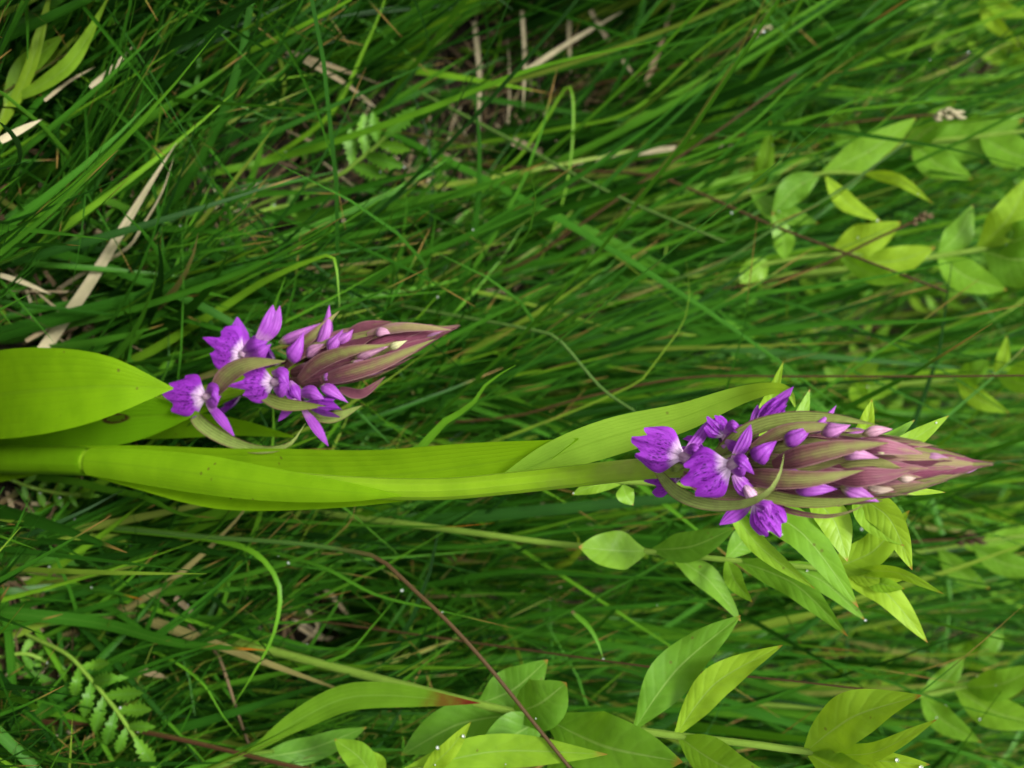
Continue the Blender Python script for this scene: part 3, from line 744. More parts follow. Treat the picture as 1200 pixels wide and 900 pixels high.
herb('willowherb_shoot', 'small shoot with bright yellow-green leaves low among the strap leaves', 'herb',
     [(430, 925), (470, 905), (500, 900)], 0.03, 4,
     [(495, 905, 552, 846, 24, dict(rnd=1, bend=.05)), (470, 905, 712, 884, 44, dict(rnd=.75, bend=-.06, dy=.006)), (440, 915, 392, 866, 34, dict(rnd=.6)), (450, 915, 425, 880, 26, dict(rnd=.7))], rootdy=.0)
herb('loosestrife_stem', 'leafy herb among far grass with two narrow bright leaves hanging from a fork', 'herb',
     [(800, 240), (880, 225), (966, 203), (1030, 205)], 0.30, 4,
     [(964, 203, 1074, 138, 44, dict(rnd=.55, bend=.04)), (968, 207, 1033, 260, 26, dict(rnd=.95, bend=.1)), (1010, 203, 1093, 238, 17, dict(rnd=.95, bend=-.1)), (880, 224, 903, 141, 26, dict(rnd=.55)), (880, 226, 960, 262, 34, dict(rnd=.3)), (960, 205, 905, 250, 40, dict(rnd=.25))], rootdy=.02)
herb('loosestrife_stem', 'leafy herb with two broad glowing yellow-green leaves lying nearly flat', 'herb',
     [(850, 320), (920, 305), (985, 298), (1030, 300)], 0.29, 4,
     [(978, 290, 1056, 260, 48, dict(rnd=1, bend=.05)), (1010, 306, 1096, 290, 42, dict(rnd=.95)), (900, 306, 870, 340, 40, dict(rnd=.6)), (920, 304, 905, 250, 30, dict(rnd=.5)), (985, 300, 1070, 330, 30, dict(rnd=.5))], rootdy=.02)
herb('loosestrife_stem', 'large pale leafy herb with broad leaves spreading up among the tall far grass', 'herb',
     [(1040, 310), (1100, 300), (1150, 292), (1230, 275)], 0.33, 5,
     [(1147, 290, 1208, 205, 50, dict(rnd=.8)), (1155, 295, 1240, 300, 80, dict(rnd=.2)), (1100, 300, 1180, 340, 46, dict(rnd=.5)), (1100, 298, 1140, 240, 40, dict(rnd=.45)), (1160, 290, 1240, 250, 50, dict(rnd=.35))], rootdy=.02)
herb('loosestrife_stem', 'dark leafy herb with broad shaded leaves under the tall dark grass', 'herb',
     [(1000, 180), (1070, 168), (1150, 160), (1230, 150)], 0.42, 4,
     [(1067, 168, 1200, 140, 54, dict(rnd=.35)), (1070, 168, 1140, 210, 44, dict(rnd=.4)), (1060, 168, 1120, 118, 44, dict(rnd=.3)), (1150, 160, 1240, 190, 50, dict(rnd=.4)), (1000, 180, 970, 130, 40, dict(rnd=.2))], rootdy=.02)
herb('loosestrife_stem', 'small herb rosette of round bright leaves beyond the tall orchid spike', 'herb',
     [(900, 465), (960, 455), (1005, 447)], 0.30, 3.5,
     [(995, 447, 1055, 452, 36, dict(rnd=.6)), (995, 447, 1030, 420, 28, dict(rnd=.7)), (1000, 448, 1027, 482, 28, dict(rnd=.7)), (985, 450, 965, 430, 26, dict(rnd=.5))], rootdy=.02)
herb('loosestrife_stem', 'slim herb with one slanting yellow-green leaf and an upright one above it', 'herb',
     [(1040, 450), (1100, 446), (1165, 440), (1210, 436)], 0.30, 3,
     [(1122, 445, 1183, 484, 28, dict(rnd=.75)), (1165, 440, 1180, 393, 18, dict(rnd=.8)), (1120, 446, 1160, 420, 34, dict(rnd=.35)), (1170, 440, 1230, 450, 30, dict(rnd=.5)), (1180, 438, 1240, 415, 30, dict(rnd=.6))], rootdy=.02)
herb('loosestrife_stem', 'leafy herb with pale leaf pair far beyond the drooping herb leaves', 'herb',
     [(1000, 830), (1080, 815), (1160, 800), (1240, 790)], 0.26, 4,
     [(1130, 806, 1220, 780, 44, dict(rnd=.5)), (1120, 806, 1230, 850, 50, dict(rnd=.55)), (1080, 815, 1150, 870, 36, dict(rnd=.4)), (1080, 815, 1130, 770, 30, dict(rnd=.35))], rootdy=.02)
herb('loosestrife_stem', 'leafy herb with pale leaves low in the far grass under the brown seed head', 'herb',
     [(1040, 650), (1120, 640), (1180, 630), (1240, 625)], 0.36, 3.5,
     [(1130, 640, 1220, 615, 36, dict(rnd=.5)), (1140, 640, 1230, 670, 36, dict(rnd=.35)), (1100, 643, 1160, 690, 30, dict(rnd=.3))], rootdy=.02)
herb('broad_grass_shoot', 'bright broad-leaved grass shoot rising at the meadow edge beside the dead straw', 'grass shoot',
     [(-40, 215), (-8, 165), (8, 120)], 0.004, 5,
     [(-5, 160, 62, -20, 16, dict(rnd=.9, dy=0, bend=.05)), (5, 130, 76, 40, 28, dict(rnd=.6, dy=.004, bend=-.1)), (10, 120, 130, -8, 20, dict(rnd=.7, dy=.004, bend=.12)), (8, 130, 30, 50, 22, dict(rnd=.5, dy=.006))], rootdy=.0, srnd=.9)
herb('broad_grass_shoot', 'yellow-green folded leaf pair showing over the far dark grass', 'grass shoot',
     [(1060, 40), (1110, 20), (1150, -5)], 0.5, 4, [(1147, -4, 1194, 52, 22, dict(rnd=.9, dy=0)), (1110, 20, 1030, -5, 30, dict(rnd=.5)), (1060, 35, 1105, 5, 34, dict(rnd=.4)), (1150, -5, 1210, 20, 22, dict(rnd=.7))], rootdy=.02)

# scattered herbs farther off, each a plant of its own
k = 0
for i in range(40):
    Yd = random.uniform(0.5, 1.3)
    px, py = random.uniform(880, 1190), random.uniform(20, 880)
    top = W(px, py, Yd)
    if top[2] < 0.06: continue
    s = 0.30 / Yd * 1.25
    st = [(px - 160 * s, py + random.uniform(-14, 14)), (px - 80 * s, py + random.uniform(-8, 8)), (px, py)]
    lv = []
    for j in range(6):
        f = j // 2 / 2
        bx, by = px - 80 * s * (1 - f), py
        sg = 1 if j % 2 else -1
        lv.append((bx, by, bx + random.uniform(40, 75) * s, by + sg * random.uniform(12, 60) * s, random.uniform(20, 38) * s, dict(rnd=random.uniform(.1, .75))))
    herb('loosestrife_stem', 'small leafy herb scattered among the blurred far grass', 'herb', st, Yd, 3 * s, lv, 'scattered herbs in the far grass', rootdy=.0)

# ------------------------------------------------------------------ silverweed: feather leaves with toothed leaflets
def silverweed(label, rach, Yd, leaflets, size, rpx=2.5):
    P = pts3(rach, Yd)
    g = down_to_ground(P)
    root = thing('silverweed_leaf', g[0], label, 'leaf')
    Q = spline(np.vstack([g, P]), 36)
    build(one(tube(Q, M(rpx, P[0]), 6), .4), 'stalk', MAT['herb_stem'], root)
    R = spline(np.array([list(p) + [0] * (3 - len(p)) for p in [(a, b) for a, b in rach]], float), 40)
    for j in range(leaflets):
        f = (j + 1) / (leaflets + 0.5)
        i = int(f * 38)
        px, py = R[i][:2]; dx, dy = R[i + 1][:2] - R[i][:2]
        l = math.hypot(dx, dy); dx, dy = dx / l, dy / l
        ln = size * (0.55 + 0.45 * math.sin(min(f, .9) * 3))
        for sg in (-1, 1):
            c, s_ = math.cos(sg * 0.95), math.sin(sg * 0.95)
            ex, ey = dx * c - dy * s_, dx * s_ + dy * c
            leaflet(root, px, py, px + ex * ln, py + ey * ln, ln * 0.22, Yd)
    px, py = R[-1][:2]
    leaflet(root, px, py, px + dx * size, py + dy * size, size * .22, Yd)
    return root
def leaflet(root, x0, y0, x1, y1, hw, Yd):
    n = 34
    t = np.linspace(0, 1, n)
    prof = lance(n, .55, 1, .2) * (0.52 + 0.58 * (1 - (t * 7 % 1.0)))
    dz = random.uniform(-.004, .002)
    tr = [(x0, y0, Yd), ((x0 + x1) / 2, (y0 + y1) / 2, Yd + dz), (x1, y1, Yd + dz * .3)]
    build(one(leaf_strip(tr, hw, prof, Yd, n, .3, 0, 5, random.uniform(-.3, .3)), random.uniform(.2, .9)), 'leaflet', MAT['silverweed'], root)
silverweed('toothed feathery silverweed leaf drooping beside the brown bent stalk', [(80, 768), (108, 798), (136, 832), (158, 864)], 0.024, 5, 46)
silverweed('toothed silverweed leaf half hidden by blades below the long curled grass blade', [(-30, 775), (0, 770), (30, 766), (55, 775)], 0.03, 4, 26)
silverweed('small toothed silverweed leaf in a dark gap above the short orchid', [(398, 205), (420, 188), (440, 172), (452, 160)], 0.13, 3, 50)
silverweed('dim toothed silverweed leaf under the grass between dead straw and short orchid', [(300, 250), (330, 242), (350, 240), (368, 238)], 0.16, 3, 18)
silverweed('lobed silverweed leaf peeping over grass left of the tall orchid leaves', [(10, 560), (40, 572), (70, 578), (95, 580)], 0.03, 4, 24)

# ------------------------------------------------------------------ single grass blades and stalks one can pick out
def hero(tr, wpx, Yd, rnd, label, group=None, mat='grass', cat='grass blade', name='grass_blade', round_=False, fold=.3, rooted=True, tw=0.0, zplane=None, base=.6, tail=1.0, slope=.4):
    if zplane is not None: P = np.array([WZ(p[0], p[1], p[2] if len(p) > 2 else zplane) for p in tr])
    else: P = pts3(tr, Yd)
    if rooted:
        g = down_to_ground(P, slope)
        P2 = np.vstack([g, P])
        frac = np.linalg.norm(P[0] - g[0]) / max(np.linalg.norm(np.diff(P2, axis=0), axis=1).sum(), 1e-6)
    else: P2 = P
    n = 40
    C = spline(P2, n)
    hw = np.array([M(wpx / 2, P[len(P) // 2])] * n)
    b = P2[0].copy()
    if group is None or ('dead' in group and (tr[0][0] > 300 or i % 2)): note_clear(spline(P, 120), 2 if wpx > 14 else 1)
    if round_: a = tube(C, hw * np.linspace(1.1, 0.55 * tail, n), 7)
    else:
        pf = blade(n, base)
        a = strip(C, hw * pf, nrm(CAM - C) + 0.0, fold, 0, 5, .04, 3, wpx, np.full(n, tw) + np.linspace(0, .3, n))
        DEW.append(a[0])
    return tag(build(one(a, rnd), name, MAT[mat], base=b), label, cat, group)
H = hero
# marked ones
H([(40, 425), (58, 400), (107, 329), (169, 227), (207, 167)], 15, .03, .92, 'wide bleached dead straw blade slanting up from the broad orchid leaf', mat='straw', cat='dead blade', name='withered_grass', tail=1)
H([(150, 290), (169, 262), (190, 225), (205, 180)], 5, .035, .8, 'thin pale strand split off beside the wide bleached straw', mat='straw', cat='dead blade', name='withered_grass')
H([(140, 620), (200, 626), (257, 634), (302, 651), (327, 688), (321, 741), (298, 787), (270, 832)], 10, .035, .80, 'long grass blade curling over like a hook to a pale tip', tw=.2)
H([(160, 420), (262, 360), (311, 329), (387, 298), (393, 307), (396, 330), (398, 362)], 12, .055, .88, 'bright grass blade with its tip bent sharply down above the short orchid', fold=.2)
H([(601, 191), (640, 140), (667, 101), (672, 147), (663, 222), (640, 290), (614, 342)], 4, .24, .86, 'hair-thin pale grass blade folded over in a narrow arch')
H([(745, 450), (775, 415), (800, 380), (808, 345), (804, 304)], 5, .14, .93, 'short pale wiry blade curving up beside the tall orchid spike')
H([(200, 215), (300, 192), (378, 171), (500, 129), (628, 80), (783, 45)], 10, .12, .80, 'very long light green blade sweeping past the small silverweed leaf', tw=.2)
H([(329, 178), (391, 129), (427, 58), (451, 0), (460, -40)], 6, .13, .86, 'slender yellow-green blade curving across the long light green one')
H([(485, 530), (520, 495), (552, 475), (571, 449), (604, 428)], 24, .045, .80, 'short broad light green blade between the two orchids', fold=.1, base=.5)
H([(433, 650), (487, 693), (533, 737), (580, 790), (620, 840), (672, 905)], 8, .035, .5, 'round rush stalk slanting over the low leaves and turning dark brown', mat='reed_fading', cat='rush', name='rush_stalk', round_=True, slope=0)
H([(610, 310), (663, 275), (760, 208), (850, 147), (933, 87)], 4.5, .22, .15, 'red-brown straight rush stem crossing above the tall orchid', mat='reed', cat='rush', name='rush_stalk', round_=True)
H([(760, 205), (810, 222), (900, 262), (1000, 300), (1110, 342)], 5, .25, .1, 'dark brown rush stem slanting across the glowing herb leaves', mat='reed', cat='rush', name='rush_stalk', round_=True)
H([(600, 488), (680, 467), (800, 443), (930, 441), (1080, 441), (1210, 440)], 4, .16, .2, 'long thin brown rush stem passing behind the curled orchid leaf tip', mat='reed', cat='rush', name='rush_stalk', round_=True)
H([(830, 315), (900, 272), (980, 225), (1062, 167)], 5, .24, .95, 'dark green rush crossing the fork of narrow bright herb leaves', mat='reed', cat='rush', name='rush_stalk', round_=True)
H([(640, 390), (657, 400), (706, 456), (744, 482)], 6, .13, .9, 'dark green rush bending behind the tall orchid leaf', mat='reed', cat='rush', name='rush_stalk', round_=True)
H([(450, 89), (583, 156), (717, 227), (850, 284)], 6, .2, .9, 'long dark green rush slanting down across the leaning grass', mat='reed', cat='rush', name='rush_stalk', round_=True)
H([(750, 780), (800, 786), (900, 795), (1000, 806), (1060, 812)], 4, .09, .12, 'thin red-brown stem half hidden behind the stout herb tip', mat='reed', cat='rush', name='rush_stalk', round_=True)
H([(253, 764), (264, 790), (280, 840), (298, 890)], 6, .05, .4, 'brown bent dead stalk beside the toothed feathery silverweed leaf', mat='straw', cat='stalk', name='dead_stalk', round_=True)
H([(196, 771), (238, 802), (262, 840), (288, 872)], 5, .04, .78, 'thin green stalk leaning onto the brown bent dead stalk')
H([(30, 845), (110, 848), (210, 866), (340, 897), (380, 905)], 8, .028, .2, 'pinkish red creeping runner low under the silverweed', mat='reed', cat='runner', name='creeping_runner', round_=True)
H([(0, 717), (113, 730), (204, 753), (260, 759), (312, 762)], 16, .028, .45, 'broad dark blade with dry brown point over the silverweed', mat='grass_orange_tip')
H([(0, 694), (75, 688), (130, 694), (168, 703)], 10, .03, .5, 'narrow blade with orange tip lying just over the broad dark one', mat='grass_orange_tip')
H([(36, 683), (113, 632), (172, 586)], 10, .03, .86, 'bright yellow-green blade slanting up to the tall orchid stem')
H([(90, 565), (121, 573), (170, 583), (211, 602), (253, 607)], 10, .028, .74, 'flat green blade with blunt tip just under the tall orchid stem', base=.9)
H([(410, 615), (480, 617), (533, 617), (579, 613)], 6, .06, .66, 'fine blade with yellow-orange tip below the tall orchid stem', mat='grass_orange_tip')
H([(211, 44), (225, 52), (233, 67), (230, 100), (227, 124), (215, 160), (203, 202)], 6, .06, .62, 'thin blade hanging down toward the tip of the bleached straw', rooted=False)
H([(9, 138), (44, 164), (50, 200), (32, 225), (0, 245)], 5, .045, .70, 'thin bowed blade curling back near the broad-leaved shoot')
H([(75, 289), (129, 249), (151, 209), (153, 171)], 6, .05, .72, 'thin hooked blade rising beside the bleached straw')
H([(670, 716), (690, 735), (700, 752), (707, 772)], 6, .09, .75, 'short bent yellowish stub of grass under the drooping herb', rooted=False)
# look-alikes told apart only by where they are
GD, GM, GL = ('dark green narrow grass blade in the dense meadow', 'dark narrow blades'), ('mid green grass blade arching through the dense meadow', 'mid green blades'), ('light green grass blade standing out of the darker grass', 'light green blades')
BLADES = '''level green blade pointing from the bleached straw toward the small silverweed leaf
wide flat light blade lying just above the broad orchid leaf
short green blade forked off under the wide flat light one
smooth green blade just above the short orchid's bud tip
thin light blade rising from the dim silverweed to the hanging thin blade
short bright needle of a blade beside the short orchid's bud tip
wide light blade slanting up from the short orchid's bud tip
grey-green blade running along under the long light green sweeping one
long dark blade climbing alongside the red-brown rush stem
short dark blade crossing above the cream sedge head
dark blade running level just over the cream tufted sedge head
dark level blade passing over the shaded broad herb leaves
thin light blade ending above the cream tufted sedge head
fine light blade touching the cream tufted sedge head
thin light blade passing level behind the cream sedge head
blade slanting under the tall orchid's lowest sheath
blade curving up to touch the underside of the tall orchid leaf
blade slanting across the drooping toothed silverweed leaf
dark blade crossing just under the broad dry-tipped one
light blade at the foot of the toothed silverweed leaf
light blade crossing the round rush stalk at a shallow angle
short light blade leaning beside the hooked curling blade
broad light blade rising behind the red-tipped strap leaf
small green blade above the red-tipped strap leaf
short thin blade inside the bend of the hooked blade
dark blade slanting behind the upper end of the bleached straw
green blade slanting past the tip of the bleached straw
long green blade crossing above the thin hanging blade
dark blade beside the bright broad-leaved shoot
wide green blade next to the bright broad-leaved shoot
green blade between the bleached straw tip and the slender yellow-green one
green blade crossing the middle of the bleached straw
green blade crossing the lower half of the bleached straw
dark wide blade slanting under the small silverweed leaf
wide green blade leaning over the short orchid's bud tip
dark blade rising through the folded hair-thin arch
green blade slanting close under the red-brown rush stem
green blade slanting just over the short pale wiry blade
green blade rising behind the short pale wiry blade
wide green blade above the long thin brown rush stem
dark blade arching over the small round-leaved rosette
dark blade slanting down past the slim slanting-leaf herb
light blade rising to the yellowish sedge tip
fine yellow-green blade passing the grey upright dead stalk
light blade rising beside the dark green crossing rush
green blade just under the tall orchid's upper stem
dark blade crossing the foot of the drooping herb stem
green blade between the drooping herb and the stout herb's upright leaves
green blade above the stout herb's unfurling tip
green blade tangled behind the stout herb's upright leaves
dark blade beside the dark brown oval seed head
green blade between the drooping leaves and the stout herb tip
green blade just beyond the tall orchid's pointed bud tip
dark blade slanting up past the stout herb's unfurling tip'''.split('\n')
for i, (tr, wd, Yd, r, g) in enumerate([
    ([(164, 244), (267, 231), (330, 226), (397, 227)], 12, .07, .58, GM), ([(75, 318), (178, 333), (230, 341), (273, 350)], 17, .045, .64, GL), ([(160, 330), (210, 345), (271, 362)], 10, .05, .6, GM),
    ([(347, 293), (413, 276), (490, 262)], 14, .10, .6, GM), ([(173, 80), (205, 40), (240, -4)], 5, .08, .8, GL), ([(481, 378), (510, 350), (536, 323)], 5, .11, .86, GL),
    ([(500, 410), (530, 395), (590, 365), (656, 335)], 15, .11, .62, GL), ([(450, 242), (540, 227), (595, 208), (640, 190)], 17, .15, .66, GM), ([(640, 280), (720, 205), (800, 129), (880, 52), (945, -5)], 7, .2, .3, GD),
    ([(960, 105), (995, 80), (1050, 40), (1110, -3)], 7, .26, .35, GD), ([(860, 110), (980, 88), (1100, 68), (1205, 44)], 9, .26, .25, GD), ([(930, 150), (1058, 165), (1130, 178), (1205, 197)], 10, .26, .3, GD),
    ([(1060, 95), (1093, 67), (1140, 36), (1197, 1)], 5, .27, .7, GL), ([(1010, 160), (1050, 130), (1090, 100), (1130, 70)], 4, .27, .8, GL), ([(860, 165), (960, 135), (1080, 120), (1200, 106)], 6, .27, .78, GL),
    ([(0, 617), (57, 611), (130, 599)], 12, .03, .6, GM), ([(180, 695), (317, 666), (370, 645), (412, 610), (416, 590)], 9, .05, .66, GM), ([(0, 839), (80, 802), (151, 764), (200, 750)], 9, .028, .5, GM),
    ([(0, 862), (125, 801), (200, 770), (266, 752)], 8, .026, .42, GD), ([(15, 896), (80, 876), (148, 857)], 8, .024, .7, GL), ([(373, 663), (440, 697), (513, 715), (605, 737)], 7, .055, .66, GL),
    ([(400, 770), (440, 730), (471, 692)], 9, .055, .7, GL), ([(443, 813), (500, 777), (535, 746)], 13, .06, .68, GL), ([(300, 740), (380, 760), (470, 752)], 7, .06, .5, GM), ([(340, 730), (400, 724), (440, 718)], 6, .06, .6, GM),
    ([(0, 305), (90, 230), (175, 170), (240, 120), (330, 60)], 9, .055, .35, GD), ([(0, 265), (100, 190), (200, 100), (260, 55)], 10, .06, .45, GM), ([(20, 200), (140, 150), (260, 100), (420, 0)], 9, .08, .5, GM),
    ([(0, 110), (90, 80), (210, 45), (330, 10)], 10, .07, .4, GD), ([(40, 90), (150, 62), (260, 38)], 12, .08, .45, GM), ([(100, 180), (200, 132), (310, 90), (400, 40)], 11, .09, .5, GM), ([(60, 300), (160, 270), (320, 278)], 10, .05, .5, GM),
    ([(0, 350), (80, 310), (200, 300), (320, 282)], 10, .04, .55, GM), ([(240, 300), (330, 250), (440, 215), (520, 195)], 12, .11, .4, GD), ([(350, 380), (470, 310), (560, 270), (680, 190)], 12, .12, .5, GM),
    ([(420, 330), (520, 290), (640, 230), (760, 150), (840, 80)], 9, .17, .4, GD), ([(560, 330), (680, 290), (800, 220), (900, 140), (1010, 60)], 8, .22, .45, GM), ([(580, 380), (700, 345), (840, 290), (960, 240)], 10, .2, .5, GM),
    ([(620, 420), (720, 395), (860, 350), (1000, 330), (1150, 300)], 9, .22, .6, GM), ([(700, 430), (820, 400), (960, 380), (1100, 375), (1210, 355)], 12, .23, .5, GM), ([(880, 400), (1000, 390), (1100, 410), (1210, 432)], 8, .24, .2, GD),
    ([(900, 350), (1040, 400), (1130, 450), (1210, 505)], 7, .25, .3, GD), ([(820, 180), (880, 145), (940, 90), (1000, 60)], 6, .25, .7, GL), ([(660, 150), (740, 130), (820, 60), (880, 20), (960, -10)], 5, .25, .84, GL), ([(700, 300), (800, 280), (940, 200)], 7, .23, .7, GL),
    ([(560, 640), (640, 625), (760, 612), (860, 600)], 7, .12, .5, GM), ([(470, 690), (600, 670), (720, 676), (860, 680)], 9, .13, .4, GD), ([(560, 730), (680, 715), (800, 706), (900, 690)], 9, .15, .45, GM),
    ([(860, 830), (960, 800), (1060, 790), (1160, 760)], 9, .17, .5, GM), ([(800, 770), (900, 790), (1000, 782), (1120, 800)], 10, .17, .55, GM), ([(1000, 620), (1080, 640), (1150, 628), (1210, 633)], 7, .22, .35, GD),
    ([(840, 760), (960, 772), (1100, 820), (1210, 850)], 8, .2, .4, GM), ([(1080, 560), (1150, 540), (1210, 548)], 8, .2, .5, GM), ([(940, 900), (1040, 840), (1130, 770), (1210, 700)], 6, .12, .5, GD)]):
    H(tr, wd, Yd, r, BLADES[i], g[1], tw=random.uniform(-.4, .4))
GS = ('grey bleached dead grass stalk lying in a dark gap of the meadow', 'dead stalks in the gaps')
STRAWS = '''grey straw piece leaning above the small silverweed leaf
second grey straw piece fanned out beside the small silverweed leaf
short tan straw piece beside the thin hanging blade
thin tan straw piece below the short tan one
pale thick straw stub beside the bright broad-leaved shoot
tall grey straw piece crossed by the long light green blade's tip
long slanting grey straw piece lying across the upright ones
short upright straw piece under the slanting grey one
thin upright straw piece left of the slanting grey one
straw piece crossing at the end of the slanting grey one
thin mottled straw piece beside the long light green blade
broad tan straw piece inside the hair-thin arch
long tan straw piece passing under the red-brown rush stem
pale chip of straw inside the hooked blade's bend
pale straw piece under the round rush stalk
tan chip of straw beside the toothed silverweed leaf
small straw piece in the brown gap by the hooked blade
thin straw piece crossing the small one in the brown gap
straw piece beside the short orchid's lowest flower
straw piece lying left of the bleached wide straw
short straw piece against the foot of the bleached wide straw
long tan straw piece behind the short orchid's buds'''.split('\n')
for i, (tr, wd, z) in enumerate([([(330, 58), (390, 78), (447, 99)], 6, .05), ([(355, 70), (400, 95), (442, 126)], 6, .05), ([(105, 102), (130, 82), (156, 54)], 6, .06), ([(52, 118), (80, 96), (112, 78)], 4, .05), ([(0, 165), (25, 152), (49, 140)], 9, .07),
                  ([(757, 100), (775, 50), (792, -3)], 7, .06), ([(615, 84), (670, 48), (732, 12)], 6, .05), ([(668, 5), (667, 45), (669, 86)], 6, .04), ([(612, 13), (615, 70), (613, 127)], 5, .04), ([(692, 12), (715, 50), (750, 97)], 6, .045), ([(556, 25), (562, 90), (560, 180)], 6, .02),
                  ([(600, 165), (640, 180), (660, 185)], 10, .05), ([(640, 195), (700, 185), (780, 175), (860, 170)], 8, .06), ([(205, 700), (225, 718), (236, 728)], 7, .05), ([(372, 680), (395, 705), (416, 733)], 6, .03),
                  ([(163, 785), (180, 790), (197, 794)], 8, .05), ([(350, 735), (375, 748), (400, 746)], 5, .015), ([(360, 715), (372, 735), (350, 758)], 4, .015), ([(240, 460), (260, 440), (300, 415)], 6, .02), ([(0, 322), (30, 332), (60, 345)], 6, .03), ([(30, 400), (60, 382), (78, 366)], 5, .02), ([(350, 400), (420, 382), (520, 372)], 8, .02)]):
    H(tr, wd, None, random.uniform(.5, .95), STRAWS[i], GS[1], mat='straw', cat='dead stalk', name='dead_stalk', rooted=False, zplane=z, base=.9)

# seed head and small pale flower cluster in the far grass
def seed_head(tr, wpx, Yd, rnd, label):
    P = pts3(tr, Yd); g = down_to_ground(P)
    root = thing('sedge', g[0], label, 'sedge')
    C = spline(np.vstack([g, P]), 30)
    build(one(tube(C, M(1.5, P[0]), 6), .2), 'stalk', MAT['reed'], root)
    e = C[-1]; d = nrm(C[-1] - C[-4])
    for i in range(9):
        f = i / 8; a = i * 2.4
        o = np.array([math.cos(a), math.sin(a) * .5, math.sin(a)]) * M(wpx * .4, e)
        q = e + d * M(wpx * 1.6, e) * (f - .6)
        cc = spline([q, q + o * .8 + d * M(wpx * .3, e), q + o + d * M(wpx * .8, e)], 7)
        build(one(tube(cc, M(wpx * .2, e) * np.sin(np.linspace(.4, 3, 7)), 6), rnd), 'spikelet', MAT['straw'], root)
seed_head([(1010, 640), (1080, 634), (1134, 632)], 14, .35, .02, 'dark brown oval sedge seed head in the far grass')
seed_head([(1030, 140), (1070, 136), (1108, 134)], 15, .33, .9, 'cream tufted sedge flower head above the dark leafy herb')
seed_head([(900, 330), (960, 312), (1020, 283), (1078, 256)], 11, .27, .35, 'slim brown sedge spike lying over the glowing herb leaves')
seed_head([(820, 70), (860, 55), (890, 36)], 11, .3, .8, 'yellowish sedge tip crossing the far dark blades')


# dew drops on leaves and blades: too many to count
def dew():
    m, t = nodes('dew'); k = NT(t)
    b = k.n('ShaderNodeBsdfPrincipled')
    b.inputs['Base Color'].default_value = (0.9, 0.95, 0.92, 1); b.inputs['Roughness'].default_value = 0.08
    b.inputs['Transmission Weight'].default_value = 0.55; b.inputs['IOR'].default_value = 1.33
    o = k.n('ShaderNodeOutputMaterial'); k.l(b.outputs[0], o.inputs[0])
    mb = MB()
    al = np.linspace(0, 6.2832, 7)[:-1]
    for i in range(260):
        S = random.choice(DEW)
        q = S[random.randrange(len(S))]
        if q[1] < 0.022: continue
        r = random.choice([.00022, .0003, .0004, .0006])
        n = nrm(CAM - q)
        V, F = [q + n * r * 1.1], []
        for z, rr in ((.75, .66), (0, 1), (-.75, .66)):
            for a in al: V.append(q + n * r * (.3 + z * .8) + r * rr * (RGT * math.cos(a) + UPV * math.sin(a)))
        F = [(0, 1 + j, 1 + (j + 1) % 6, 1 + (j + 1) % 6) for j in range(0)]
        for k_ in range(2):
            for j in range(6): F.append((1 + k_ * 6 + j, 1 + k_ * 6 + (j + 1) % 6, 7 + k_ * 6 + (j + 1) % 6, 7 + k_ * 6 + j))
        F += [(0, 1, 2, 3), (0, 3, 4, 5)]
        F.append((0, 5, 6, 1))
        mb.add(np.array(V), F, np.zeros((len(V), 2)), .5)
    tag(build(mb, 'dew_drops', m), 'tiny clear dew drops sprinkled over the leaves and blades', 'dew', kind='stuff')
dew()
